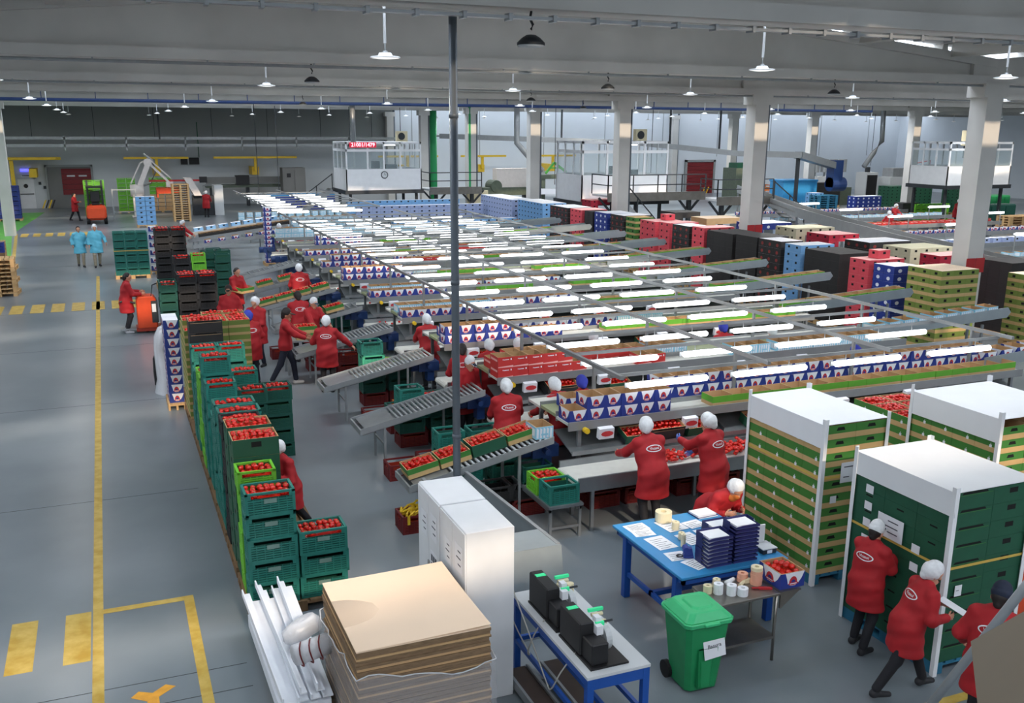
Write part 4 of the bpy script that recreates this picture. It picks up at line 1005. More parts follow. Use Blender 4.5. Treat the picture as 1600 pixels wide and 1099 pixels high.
for i, (x, y, r, h, l) in enumerate(((6.40,10.22,.11,.13,'large cream label roll at the back of the blue table'),(6.40,9.92,.05,.10,'medium cream label roll in the table middle'),(6.30,9.62,.04,.09,'slim cream label roll near the hole punch'),(6.20,9.42,.03,.16,'slim white roll beside the letter trays'))):
    ob('label_roll', (B().lathe([(r*.35,h),(r,h),(r,0),(r*.35,0),(r*.35,h)], 18), 'roll_cream'), None, (x, y, .912), label=l, cat='roll')
hp = B().box(0,0,0,.12,.09,.03).prism([(0,.03),(.12,.03),(.10,.12),(.03,.12)],.01,.08).cyl((.03,-.01,.10),(.03,.1,.10),.04,n=12)
o = ob('tape_dispenser', (hp, 'box_navy', False), None, (6.02, 9.12, .912), -.4, label='dark blue tape dispenser lying on the papers', cat='dispenser'); ob('loop', (B().tube([(-.04+.04*math.cos(a*PI/6), .04+.03*math.sin(a*PI/6), .015) for a in range(13)], .008, 5), 'black'), o)
trayw, trayd, trayh = .34, .27, .048
tr_ = B(); tr_.box(0,0,0,trayw,trayd,.006)
tr_.prism([(0,0),(trayw,0),(trayw,.024),(trayw*.75,.036),(trayw*.25,.036),(0,.024)], 0, .006); tr_.box(0,0,0,.006,trayd*.5,.022); tr_.box(0,trayd*.5,0,.006,trayd,.05); tr_.box(trayw-.006,0,0,trayw,trayd*.5,.022); tr_.box(trayw-.006,trayd*.5,0,trayw,trayd,.05); tr_.box(0,trayd-.006,0,trayw,trayd,.05); tr_.box(.0,-.003,.0,trayw,.0,.005,1)
tr_me = tr_.mesh('letter_tray', ['navy','tray_glint']); pp_me = B().box(.03,.03,.008,.30,.25,.03).mesh('papers', 'paper')
for st_, (x, y, n, zz_) in enumerate(((6.13, 8.78, 8, .905), (6.50, 8.78, 10, .905), (6.42, 9.10, 7, .905))):
    for i in range(n):
        o = ob('letter_tray', tr_me, None, (x+random.uniform(-.006,.006), y, zz_+i*trayh), 0, 'dark blue letter tray, %s stack on the blue table, %s from bottom' % (('shorter front','taller front','rear')[st_], nth(i+1)), 'letter tray', 'letter trays of the %s stack' % ('shorter front','taller front','rear')[st_])
        if i == n-1 or st_ == 0: ob('papers', pp_me, o)
sc = thing('desk_scale', 'small white desk scale with an upright panel at the right table corner', 'scale', (6.98, 8.86, .901))
ob('base', (B().box(0,0,0,.20,.22,.06), 'dark_steel', False, .005), sc); ob('plate', (B().box(-.005,-.005,.06,.205,.225,.07), 'wall_light'), sc); ob('panel', (B().box(.03,.2,.06,.16,.215,.30), 'white'), sc); ob('tag', (B().box(.06,-.004,.01,.13,0,.05), 'paper'), sc)
# ---------------------------------------------------------------- steel side table with label rolls
t = thing('steel_table', 'small stainless steel table with a lower shelf beside the green bin', 'table', (5.78, 8.04, 0))
ob('top', (B().box(0,0,.82,.84,.52,.85), 'stainless', False, .004), t); ob('shelf', (B().box(.02,.02,.28,.82,.50,.31), 'stainless'), t)
for x in (.01,.79):
    for y in (.01,.47): ob('leg', (B().cyl((x+.02,y+.02,0),(x+.02,y+.02,.82),.018,n=10), 'stainless', True), t)
ob('side_ledge', (B().prism([(.84,.84),(1.12,.84),(1.12,.86),(.84,.86)], 0, .5).prism([(.84,.66),(.86,.66),(1.10,.84),(.84,.84)],.0,.02), 'stainless'), t)
def lroll(x, y, r, h, mat, l, z=.851): return ob('label_roll', (B().lathe([(r*.4,h),(r,h),(r,0),(r*.4,0),(r*.4,h)], 18), mat), None, (x, y, z), label=l, cat='roll')
for i, (x, y, r, h, l) in enumerate(((5.86,8.36,.05,.09,'cream label roll at the left edge of the steel table'),(5.96,8.30,.055,.12,'tall white label roll near the bin lid'),(6.08,8.22,.055,.12,'white label roll third from the bin'),(6.19,8.16,.06,.09,'label roll with a loose end at the table front'),(6.03,8.44,.045,.10,'cream label roll in the back row'))): lroll(x, y, r, h, 'roll_cream' if i in (0,4) else 'paper', l)
lroll(6.40, 8.46, .065, .05, 'roll_pink', 'lower pink label roll of the short pile'); lroll(6.40, 8.46, .06, .05, 'roll_pink', 'upper pink label roll of the short pile', .901)
for i in range(5): lroll(6.50+.004*(i % 2), 8.34, .068, .042, 'roll_pink' if i < 4 else 'roll_cream', ('pink label roll in the tall pile on the steel table' if i < 4 else 'cream label roll topping the tall pink pile'), .851+.043*i)
for o in [o for o in bpy.data.objects if o.get('label') == 'pink label roll in the tall pile on the steel table']: o['group'] = 'pink rolls of the tall pile'
ob('white_tube', (B().cyl((0,0,.025),(.14,.05,.025),.025,n=12), 'paper', True), None, (6.16, 8.44, .851), label='small white tube lying behind the label rolls', cat='tube'); ob('tape_gun', (B().cyl((0,0,.02),(.16,.1,.02),.02,n=10).box(.1,.04,0,.18,.12,.05), 'roll_cream'), None, (6.28, 8.34, .851), label='cream handled tape tool on the steel table', cat='tool')
ob('red_cutter', (B().prism([(0,0),(.14,-.06),(.16,-.03),(.02,.04)], 0, .02, axis='z').cyl((.01,.02,.01),(-.06,.05,.01),.012,n=8), 'red_sign'), None, (6.44, 8.20, .851), label='red box cutter lying beside the pink rolls', cat='tool')
put('bw', 6.64, 8.08, .862, 'blue and white printed box full of tomatoes on the ledge of the steel table', None, 'box', 'tomato_box').scale = (1.1, 1, .95)
fill(6.66, 8.11, 6.95, 8.44, .862+.15, 'red tomato in the printed box on the steel table ledge', True, sp=.075)
# ---------------------------------------------------------------- green wheeled bin
t = thing('wheeled_bin', 'green wheeled waste bin with a light green lid and a paper note', 'bin', (5.50, 8.02, 0), rz=R(-2))
def taper(w0, d0, w1, d1, z0, z1):
    b = B(); n = 0
    for w, d, z in ((w0,d0,z0),(w1,d1,z1)):
        for x, y in ((-w,-d+.05),(-w+.05,-d),(w-.05,-d),(w,-d+.05),(w,d-.05),(w-.05,d),(-w+.05,d),(-w,d-.05)): b.v.append((x, y, z))
    for i in range(8): b.f.append((i, (i+1) % 8, 8+(i+1) % 8, 8+i)); b.m.append(0)
    b.f.append(tuple(range(7,-1,-1))); b.m.append(0); b.f.append(tuple(range(8,16))); b.m.append(0)
    return b
ob('body', (taper(.20,.20,.265,.28,.03,.84).add(taper(.10,.012,.12,.012,.08,.55), (0,-.235,0)), 'bin_green'), t); ob('rim', (taper(.29,.30,.30,.31,.82,.88), 'bin_lid', False, .01), t)
ob('lid', (taper(.29,.30,.20,.22,.88,.965), 'bin_lid', False, .012), t); ob('lid_panel', (taper(.14,.17,.12,.14,.955,.985), 'bin_lid', False, .006), t); ob('lid_handle', (B().box(-.09,-.335,.84,.09,-.29,.875), 'bin_lid', False, .006), t); ob('grip', (B().box(-.2,.30,.84,.2,.34,.88), 'bin_green', False, .006), t)
for x in (-.25,.21): ob('wheel', (B().cyl((x,.20,.10),(x+.05,.20,.10),.10,n=18), 'black_rubber'), t)
nb = B().box(-.02,-.003,0,.24,0,.26,0); add_text(nb, 'Basura', .062, (.11,-.0045,.14), (1,0,0), (0,0,1), 1, .001)
ob('note', (nb, ['paper','ink']), t, (-.02, -.275, .42), rot=(R(-5), R(-6), 0))
# ---------------------------------------------------------------- railing of the viewing platform, close to the camera
d1, d2 = Vector((.73,.56,-.40)), Vector((.65,.57,-.50))
C0 = Vector((0,0,5.9))
p1, p2 = C0+d1*3.6, C0+d2*4.0
rail_ = thing('platform_railing', 'sloping handrail and beige panel of a platform in the lower right corner', 'railing', (0,0,0))
ob('handrail', (B().cyl(tuple(p1+(p1-p2)*1.2), tuple(p2-(p1-p2)*.8), .016, n=14), 'galv', True), rail_)
q0, q1, q2 = C0+Vector((.69,.56,-.46))*3.0, C0+Vector((.68,.54,-.49))*2.75, C0+Vector((.72,.54,-.43))*2.9
dn = (q1-q0); rt = (q2-q0)
b = B(); th = Vector((.05,.08,0))
P4 = [q0, q0+rt*4, q0+rt*4+dn*6, q0+dn*6]
b.quad(P4); b.quad([p+th for p in reversed(P4)])
for i in range(4): b.quad([P4[(i+1) % 4], P4[i], P4[i]+th, P4[(i+1) % 4]+th])
ob('platform_panel', (b, 'beige_panel'), rail_)
pp_ = q0+rt*2+dn*3+th*.5; ob('post', (B().box(pp_.x-.04,pp_.y-.04,0,pp_.x+.04,pp_.y+.04,pp_.z), 'dark_steel'), rail_)
pe_ = p2-(p1-p2)*.8; ob('post', (B().box(pe_.x-.03,pe_.y-.03,0,pe_.x+.03,pe_.y+.03,pe_.z), 'galv'), rail_)
# dark red crates standing under the belts
for k, xs in ((0, (6.7,7.35,8.3,9.0,10.2,11.4)), (1, (6.6,7.5)), (2, (6.6,7.6))):
    for x in xs: stack('mar', x, LY[k]-.10, 0, 1, 'under the %s belt, %s from the left' % (ORD[k], nth(xs.index(x)+1)))
# ---------------------------------------------------------------- box stacks in the right aisle
def block(key, x, y, nx, ny, z_top, where, what, z0=P, pal=True, front=True):
    me, w, d, h = BOXM[key]; n = max(1, round((z_top-z0)/h)); hs = (z_top-z0)/n/h
    if pal: pallet(x-.02, y-.02, nx*w+.04, ny*d+.04, label='pallet under %s' % where)
    for q in range(n):
        for i in range(nx):
            for j in range(ny):
                if i == 0 or (j == 0 and front) or q == n-1:
                    o = put(key, x+i*w, y+j*d, z0+q*h*hs, lab('%s, %s' % (what, where), ', %s layer, %s %s' % (nth(q+1), 'front' if j == 0 else 'side', nth(i+1 if j == 0 else j+1))), 'boxes of %s' % where); o.scale = (.992, .99, hs*.992)
ROW = [('s_olv',19.25,3,3,2.30,'the olive stack by the near column','olive and tan box'),
       ('s_navy',20.95,2,2,2.2,'the narrow navy stack left of the olive one','navy box'),
       ('s_pink',21.95,3,2,2.25,'the pink stack left of the navy one','pink box'),
       ('s_blk',23.2,3,4,2.28,'the plain black stack left of the pink one','black box'),
       ('s_sky',25.0,3,2,2.34,'the sky blue stack between black ones','sky blue box'),
       ('s_blkr',26.0,2,3,2.36,'the dotted stack beside sky blue','red dotted black box'),
       ('s_blk',27.3,3,3,2.36,'the long black stack at the second column, near half','black box'),
       ('s_blk',28.7,3,4,2.33,'the long black stack at the second column, far half','black box'),
       ('s_pink',30.5,3,2,2.38,'the third pink stack from the far end','pink box'),
       ('s_blkr',31.5,2,3,2.34,'the dotted stack between pink ones','red dotted black box'),
       ('s_pink',32.9,3,2,2.34,'the middle pink stack','pink box'),
       ('s_pink',34.0,3,3,2.30,'the broad pink stack past the green one','pink box'),
       ('s_grn',35.6,2,2,2.32,'the green stack in the middle of the row','green box'),
       ('s_blkr',36.6,3,3,2.32,'the dotted stack left of the green one','red dotted black box'),
       ('s_navy',38.1,3,3,2.30,'the navy stack of the far half','navy box'),
       ('s_blk',39.5,2,2,2.26,'the small black stack of the far half','black box'),
       ('s_pink',40.6,3,3,2.25,'the farthest pink stack','pink box'),
       ('s_blkr',42.1,3,5,2.24,'the dotted stack of the far half','red dotted black box'),
       ('s_sky',45.0,3,8,2.24,'the long sky blue stack at the far end','sky blue box'),
       ('s_lav',49.0,3,12,2.15,'the lavender stack at the far end','lavender blue box')]
for key, y, nx, ny, zt, wh, wt in ROW: block(key, 20.25, y, nx, ny, zt, wh, wt, front=y < 22)
put('s_pink', 20.9, 34.3, 2.31, 'single pink box lying on top of the broad pink stack', None); put('s_pink', 20.7, 22.1, 2.26, 'single pink box lying on the pink stack by the olive one', None)
block('s_olv', 23.3, 18.6, 3, 3, 2.05, 'the olive stack right of the nearest column', 'olive and tan box', front=False); block('s_blk', 24.0, 20.3, 3, 3, 2.2, 'the black stack right of the nearest column', 'black box')
block('s_crim', 23.0, 22.0, 4, 2, 2.25, 'the crimson stack behind the pink one', 'crimson box', front=False); block('s_bei', 23.2, 23.4, 4, 3, 2.3, 'the beige stack behind the crimson one', 'beige box', front=False)
block('s_blkr', 23.2, 25.2, 4, 3, 2.3, 'the dark second row stack', 'red dotted black box', front=False); block('s_crim', 23.2, 27.2, 3, 3, 2.35, 'the second crimson stack', 'crimson box', front=False); block('s_bei', 23.2, 29.0, 4, 3, 2.4, 'the second beige stack', 'beige box', front=False)
block('s_navy', 23.2, 31.5, 4, 3, 2.35, 'the navy stack of the second row', 'navy box', front=False); block('s_brn', 23.0, 34.5, 4, 3, 2.3, 'the brown stack of the second row', 'brown cardboard box', front=False); block('s_blk', 23.0, 37.0, 3, 3, 2.35, 'the black stack of the second row', 'black box', front=False); block('s_crim', 23.2, 45.5, 5, 3, 2.3, 'the crimson stack beside the far cabin stair', 'crimson box', front=False)
# low walls of pale blue boxes on the far lines
for j, (y, x0, n, lv) in enumerate(((46.0,12.8,15,2),(52.5,12.6,17,3),(56.5,13.0,16,3))):
    t = thing('box_rack', 'long low steel rack for pale blue boxes, %s of the far block' % ('front','middle','rear')[j], 'rack', (x0, y, 0))
    ob('deck', (B().box(-.05,-.05,.95,n*.43+.05,.5,1.0), 'steel'), t)
    for i in range(5): ob('leg', (B().box(i*n*.43/4-.03,0,0,i*n*.43/4+.03,.4,.95), 'steel'), t)
    for q in range(lv):
        for i in range(n): o = put('s_sky' if j != 1 else 's_lav', x0+i*.43, y, 1.002+q*.24, 'pale blue box on the %s far rack, %s layer, %s from left' % (('front','middle','rear')[j], nth(q+1), nth(i+1)), 'boxes on the %s far rack' % ('front','middle','rear')[j]); o.scale = (.96,1,.98)
for j in range(3):
    y = 48.5+3.4*j
    t = thing('far_table', 'long steel packing table in the far light block, %s one' % ('front','middle','rear')[j], 'table', (6.6, y, 0))
    ob('top', (B().box(0,0,.86,6,.9,.92), 'steel'), t)
    for x in (.2,2,4,5.8): ob('leg', (B().box(x,.4,0,x+.06,.46,.86), 'steel'), t)
    for i in range(13): put('lb', 6.7+.45*i, y+.2, .922, 'lower pale blue carton on the %s far table, %s from left' % (('front','middle','rear')[j], nth(i+1)), 'cartons on the %s far table' % ('front','middle','rear')[j])
    for i in range(13): put('lb', 6.7+.45*i, y+.2, 1.124, 'upper pale blue carton on the %s far table, %s from left' % (('front','middle','rear')[j], nth(i+1)), 'cartons on the %s far table' % ('front','middle','rear')[j])
# tall slim stack of navy boxes at the left of the far lines
pallet(6.2, 43.0, .95, .9, label='pallet under the tall navy and white stack'); 
for i in range(2):
    for q in range(12 if i == 0 else 7): put('bwc', 6.25+.33*i, 43.1, P+.2*q, 'navy and white box, tall slim stack left of the lines, %s layer, %s column' % (nth(q+1), nth(i+1)), 'boxes on the tall slim stack')
# blue covered machine block at the far left end
t = thing('blue_rack', 'long deep blue box frame behind the far lamps', 'rack', (9.6, 64.0, 0))
ob('front_panel', (B().box(0,0,.7,4.3,.4,1.7), 'box_navy'), t); ob('bed', (B().box(0,.4,.7,4.3,3.5,1.0), 'box_navy'), t); ob('top_edge', (B().box(0,-.02,1.6,4.3,.42,1.72), 'table_blue'), t)
for x in (.1, 4.1): ob('leg', (B().box(x,.05,0,x+.15,.35,.7), 'dark_steel'), t)
# inclined conveyors at the left of the far lines
for j, (y, mt) in enumerate(((45.0,'bw'),(47.6,'tall_bk'),(50.2,'s_sky'))):
    t = thing('incline_conveyor', 'inclined conveyor rising to the right at the far lines, %s one' % ('front','middle','rear')[j], 'conveyor', (3.4, y, 0))
    ob('bed', (B().prism([(0,.7),(4.6,1.25),(4.6,1.32),(0,.77)], 0, .5), 'steel'), t); ob('side_rail', (B().prism([(0,.66),(4.6,1.21),(4.6,1.38),(0,.83)], -.03, 0), 'galv'), t)
    for x, z in ((.4,.7),(4.2,1.2)): ob('leg', (B().box(x,.05,0,x+.05,.45,z), 'steel'), t)
    for i in range(7): put(mt, 3.9+.6*i, y+.05, .80+.0600*1.99*i*.6+.06, 'box on the %s far inclined conveyor, %s from its lower end' % (('front','middle','rear')[j], nth(i+1)), 'boxes on the %s far incline' % ('front','middle','rear')[j], rot=(0, -.119, 0)).scale = (1,1,.8)

# ---------------------------------------------------------------- control cabins on legs
def cabin(x, y, z, w, d, h, label, sign=None, ac=True, clock=True):
    t = thing('control_cabin', label, 'cabin', (x, y, 0)); hw = h*.44
    ob('floor_slab', (B().box(-.1,-.1,z-.22,w+.1,d+.1,z), 'dark_steel'), t)
    ob('lower_wall', (B().box(0,0,z,w,.06,z+hw).box(0,0,z,.06,d,z+hw).box(w-.06,0,z,w,d,z+hw).box(0,d-.06,z,w,d,z+hw), 'white'), t)
    for u in (0,.28,.5,.72,1):
        for yy in (0, d-.08): ob('window_post', (B().box(u*(w-.1),yy,z+hw,u*(w-.1)+.1,yy+.08,z+h), 'white'), t)
    for v in (.33,.66):
        for xx in (0, w-.08): ob('window_post', (B().box(xx,v*d,z+hw,xx+.08,v*d+.08,z+h), 'white'), t)
    ob('top_frame', (B().box(0,0,z+h-.12,w,.1,z+h).box(0,d-.1,z+h-.12,w,d,z+h).box(0,0,z+h-.12,.1,d,z+h).box(w-.1,0,z+h-.12,w,d,z+h), 'white'), t)
    ob('transom', (B().box(0,.01,z+h*.80,w,.09,z+h*.85).box(.01,0,z+h*.80,.09,d,z+h*.85), 'white'), t)
    ob('roof', (B().box(.1,.1,z+h-.06,w-.1,d-.1,z+h-.03), 'wall_light'), t)
    for a, b_ in ((0,.28),(.28,.5),(.5,.72),(.72,1)): ob('pane', (B().box(a*w+.1,.03,z+hw,b_*w-.02,.05,z+h*.80), 'glass'), t)
    ob('pane', (B().box(.03,.1,z+hw,.05,d-.1,z+h*.80), 'glass'), t); ob('desk', (B().box(.4,.3,z+.6,w-.4,.9,z+.66), 'wall_light'), t)
    ob('monitor', (B().box(w*.36,.5,z+hw+.02,w*.47,.55,z+hw+.45), 'black'), t); ob('monitor', (B().box(w*.52,.5,z+hw-.1,w*.70,.55,z+hw+.25), 'black'), t); ob('ceiling_lamp', (B().box(w*.55,.5,z+h-.22,w*.68,.7,z+h-.16), 'small_glow'), t)
    for xx in (.2, w-.35):
        for yy in (.2, d-.35): ob('support_leg', (B().box(xx,yy,0,xx+.15,yy+.15,z-.22), 'dark_steel'), t)
    if clock:
        c = B().cyl((0,-.03,0),(0,0,0),.22,n=24,m=0).cyl((0,-.035,0),(0,-.03,0),.17,n=24,m=1); c.box(-.01,-.045,0,.01,-.036,.13,0); c.box(0,-.045,-.01,.09,-.036,.01,0)
        ob('wall_clock', (c, ['dark_steel','wall_light']), None, (x+w*.5, y-.002, z+hw*.72), label='round wall clock on the front of the control cabin', cat='clock')
    if sign:
        s = thing('led_sign', 'red illuminated number sign on the top left of the control cabin', 'sign', (x+.25, y-.10, z+h-.32)); ob('sign_box', (B().box(0,0,0,1.6,.09,.30), 'led_red'), s)
        ob('digits', (add_text(B(), sign, .30, (.8,-.004,.15), (1,0,0), (0,0,1), 0, .006), 'led_text'), s)
    if ac: 
        a = thing('ac_unit', 'cream air conditioning unit on the roof of the %s' % label.split(' control')[0]+' cabin', 'air conditioner', (x+w*.78, y+d*.5, z+h)); ob('case', (B().box(0,0,0,.7,.35,.62), 'roll_cream', False, .02), a); ob('fan', (B().cyl((.3,-.01,.31),(.3,0,.31),.22,n=18), 'dark_steel'), a)
    return t
cabin(13.32, 58, 2.24, 4.66, 3.4, 2.81, 'large white control cabin standing on legs above the far lines', '21001/1479')
cabin(23.2, 46.6, 2.15, 5.2, 3.2, 3.1, 'white framed control cabin behind the second column', None, True, False)
cabin(45.8, 44, 2.75, 5.0, 3.0, 2.5, 'white control cabin at the far right behind the nearest column', None, False, False)
ob('silver_duct', (B().tube([(0,0,5.0),(0,0,7.3)], .16, 12), 'alu', True), None, (14.2, 59.6, 0), label='silver duct rising from the large control cabin', cat='duct')
def duct(x, y, pts, l): ob('silver_duct', (B().tube(pts, .17, 12), 'alu', True), None, (x, y, 0), label=l, cat='duct')
duct(23.0, 55, [(0,0,7.2),(0,0,6),(0,0,5.05),(.8,0,4.2),(1.7,0,3.4)], 'bent silver duct beside the fourth column'); duct(50.7, 55, [(0,0,7.2),(.05,0,6),(.1,0,5.15),(-.5,0,4.4),(-1.3,0,3.4)], 'bent silver duct at the far right wall')
# mezzanine walkway with railings and stairs
def railing(t, pts, z, h=1.0):
    b = B()
    for (a, c) in zip(pts, pts[1:]):
        n = max(1, int(math.dist(a, c)/1.3))
        for i in range(n+1):
            x = a[0]+(c[0]-a[0])*i/n; y = a[1]+(c[1]-a[1])*i/n; b.box(x-.025,y-.025,z,x+.025,y+.025,z+h)
        for zz in (z+h, z+h*.5): b.bar((*a,zz),(*c,zz),.05,.05)
    return ob('railing', (b, 'dark_steel'), t)
def walkway(x0, y0, x1, y1, z, label, legs):
    t = thing('walkway', label, 'walkway', (0,0,0)); ob('deck', (B().box(x0,y0,z-.10,x1,y1,z), 'wall_light'), t); ob('fascia', (B().box(x0-.02,y0-.04,z-.32,x1,y0,z+.12), 'stainless'), t)
    railing(t, [(x0,y1),(x0,y0),(x1,y0)], z)
    for x, y in legs:
        ob('leg', (B().box(x-.1,y-.1,0,x+.1,y+.1,z-.1).bar((x,y,z-1.0),(x+.8,y,z-.15),.1,.1).bar((x,y,z-1.0),(x-.8,y,z-.15),.1,.1), 'dark_steel'), t)
    return t
walkway(23.6, 44.4, 29.4, 46.2, 2.6, 'steel walkway with dark railings in front of the framed cabin', ((24.2,45),(28.8,45))); walkway(29.5, 43.4, 33.0, 45.0, 2.35, 'lower steel walkway right of the framed cabin', ((30.2,44),(32.6,44)))
walkway(18.6, 58.3, 22.0, 60.5, 2.2, 'steel landing right of the large control cabin', ((19.2,59),(21.6,59)))
def stairs(x, y, z, L, n, label, dirx=1):
    t = thing('stairs', label, 'stairs', (x, y, 0))
    for i in range(n): ob('step', (B().box(dirx*L*i/n-.12,0,z*(1-i/n)-.04,dirx*L*i/n+.14,.9,z*(1-i/n)), 'stainless'), t)
    for yy in (-.04,.9): ob('stringer', (B().bar((0,yy,z-.06),(dirx*L,yy,0.06),.05,.22), 'galv'), t)
    b = B().bar((0,-.04,z+.9),(dirx*L,-.04,.95),.05,.05)
    for u in (0,.33,.66,1): b.box(dirx*L*u-.025,-.065,z*(1-u),dirx*L*u+.025,-.015,z*(1-u)+.95)
    ob('handrail', (b, 'dark_steel'), t)
stairs(33.2, 43.6, 2.3, 3.2, 11, 'steel stair going down right of the lower walkway'); stairs(13.0, 60.5, 2.2, 3.0, 10, 'steel stair at the left of the large control cabin', -1); stairs(22.9, 44.6, 2.5, -2.6, 10, 'steel stair beside the second column') if 0 else stairs(23.5, 42.6, 2.5, 2.4, 10, 'steel stair in front of the framed cabin')
# long steel conveyor band crossing the right hall
t = thing('long_conveyor', 'long grey steel conveyor band crossing behind the box stacks', 'conveyor', (0,0,0))
pts = [(36.5,51,2.35),(34.3,46,2.2),(31.5,39,2.0),(29.6,33.5,1.9),(28.6,29,1.75),(27.8,24.5,1.6),(27.3,19,1.5)]
for a, c in zip(pts, pts[1:]):
    ob('side_plate', (B().bar((a[0]-.4,a[1],a[2]),(c[0]-.4,c[1],c[2]),.05,.45), 'alu'), t); ob('bed', (B().bar(a, c, .8, .06), 'stainless'), t); ob('side_plate', (B().bar((a[0]+.4,a[1],a[2]),(c[0]+.4,c[1],c[2]),.05,.45), 'alu'), t)
    ob('leg', (B().box(a[0]-.35,a[1]-.05,0,a[0]-.28,a[1]+.05,a[2]), 'steel'), t)
# packing lines of the right hall, seen far away
for j, y in enumerate((24, 28, 32, 36, 40, 44, 48)):
    x0 = 31+.5*j; t = thing('far_packing_line', 'low packing line of the right hall, number %s from the front' % ('one','two','three','four','five','six','seven')[j], 'conveyor', (x0, y, 0))
    ob('deck', (B().box(0,0,.95,13,1.3,1.0), 'belt_white'), t); ob('front_rail', (B().box(0,-.03,.86,13,0,1.06), 'alu'), t)
    for x in (.3,4,8,12.6): ob('leg', (B().box(x,.3,0,x+.08,1.0,.95), 'steel'), t)
    for i in range(20):
        key = ('bw','lb','s_lav','bw','rd','lb','bw')[j]; o = put(key, x0+.3+.62*i, y+.15, 1.002, 'printed carton on far packing line %s, %s from left' % (('one','two','three','four','five','six','seven')[j], nth(i+1)), 'cartons of far packing line %s' % ('one','two','three','four','five','six','seven')[j])
    for i in range(2 if j < 5 else 1):
        t2 = thing('tube_lamp', 'glowing tube lamp over far packing line %s' % ('one','two','three','four','five','six','seven')[j], 'lamp', (x0+2+6*i, y+.4, 1.9), group='tube lamps over far packing line %s' % ('one','two','three','four','five','six','seven')[j]); ob('tube', glow, t2); ob('housing', hous, t2); ob('hanger', (B().box(.1,.05,-.9,.13,.09,0).box(1.3,.05,-.9,1.33,.09,0), 'alu'), t2)
# pallets far right
def fblock(key, x, y, nx, ny, zt, wh, wt): block(key, x, y, nx, ny, zt, wh, wt)
fblock('s_dgr', 52.0, 55.0, 9, 3, 2.0, 'the wide dark green block at the far right', 'dark green box'); fblock('s_dgr', 56.5, 53.4, 4, 3, 2.0, 'the second dark green block at the far right', 'dark green box')
fblock('s_navy', 46.3, 52.0, 5, 2, 1.6, 'the navy block at the far right', 'navy box'); fblock('s_blk', 48.0, 49.5, 3, 2, 1.3, 'the small black block at the far right', 'black box'); fblock('s_blk', 50.5, 62, 7, 2, 1.9, 'the black block before the far machines', 'black box'); fblock('s_sky', 44.8, 54.5, 2, 2, 1.7, 'the slim sky blue block at the far right', 'sky blue box')
me, w, d, h = CR['lime']
pallet(48.6, 49.0, 3.0, 1.0, label='pallet under the bright lime crate block')
for i in range(6):
    for q in range(4): ob('lime_crate', me, None, (48.7+.48*i, 49.1, P+q*.27), 0, 'lime crate, bright block at the far right, %s layer, %s column' % (nth(q+1), nth(i+1)), 'crate', 'crates of the bright lime block')
for i, (x, y, z, w, d, h, mt, l) in enumerate(((54.0,48,0,1.8,1.2,1.75,'bin_green','tall green plastic tank'),(50.5,45.5,0,3,.9,1.4,'teal_dark','dark green wrapped pallet'))):
    t = thing('plastic_tank', l+' at the far right', 'tank', (x, y, z)); ob('shell', (B().box(0,0,.15,w,d,h), mt, False, .08), t); ob('foot', (B().box(.05,.05,0,w-.05,d-.05,.15), 'dark_steel'), t)
    for u in (.3,.7): ob('rib', (B().box(w*u-.04,-.03,.2,w*u+.04,0,h-.1), mt), t)
for i in range(7): pallet(49.0, 42.0, 2.2, 1.0, z=.146*i, label='wooden pallet in the low far right pile, %s from floor' % nth(i+1), group='wooden pallets of the far right pile')
for i in range(11): pallet(44.4, 53.4, 1.6, 1.0, z=.146*i, label='blue pallet in the far right pile, %s from floor' % nth(i+1), blue=True, group='blue pallets of the far right pile')

# ---------------------------------------------------------------- far left: doors, robot, crates, trucks
t = struct('door_1', None, None, (-5.75, WALLY-.06, 0)); t['label'] = 'white emergency exit door in the far wall'
ob('leaf', (B().box(0,0,0,1.05,.05,2.1), 'white'), t); ob('frame', (B().box(-.08,-.01,0,0,.06,2.18).box(1.05,-.01,0,1.13,.06,2.18).box(-.08,-.01,2.1,1.13,.06,2.18), 'wall_light'), t); ob('push_bar', (B().box(.08,-.08,1.03,.97,-.02,1.08), 'dark_steel'), t); ob('porthole', (B().cyl((.5,-.01,1.62),(.5,0,1.62),.15,n=20), 'black'), t)
s = thing('exit_sign_lamp', 'blue glowing emergency lamp above the white exit door', 'sign', (-5.5, WALLY-.12, 2.66)); ob('lamp_box', (B().box(0,0,0,.75,.1,.16), 'blue_sign'), s); ob('bracket', (B().box(.3,.1,.02,.45,.12,.2), 'white'), s)
ob('door_notice', (add_text(B().box(-.3,-.005,-.09,.3,0,.09,0), 'EXIT', .13, (0,-.008,0), (1,0,0), (0,0,1), 1, .002) if 0 else B().box(-.3,-.005,-.09,.3,0,.09,0).box(-.24,-.007,-.03,.24,-.005,.03,1), ['white','ink']), None, (-5.2, WALLY-.01, 2.35), label='small lettered plate between the exit door and the blue lamp', cat='plate')
t = struct('door_2', None, None, (-3.76, WALLY-.2, 0)); t['label'] = 'open gateway with a red roller door behind it'
ob('gate_frame', (B().box(-.15,0,0,0,.2,3.1).box(2.95,0,0,3.1,.2,3.1).box(-.15,0,2.95,3.1,.2,3.1), 'wall_grey'), t)
ob('dark_opening', (B().box(0,.1,0,2.95,.18,2.95), 'concrete_dark'), t)
for i in range(5): ob('roller_slat', (B().box(.95,.04,.95+.38*i,2.95,.09,1.31+.38*i), 'door_red'), t)
for x in (1.3, 2.1): ob('slat_window', (B().box(x,.02,2.25,x+.55,.04,2.36), 'wall_light'), t)
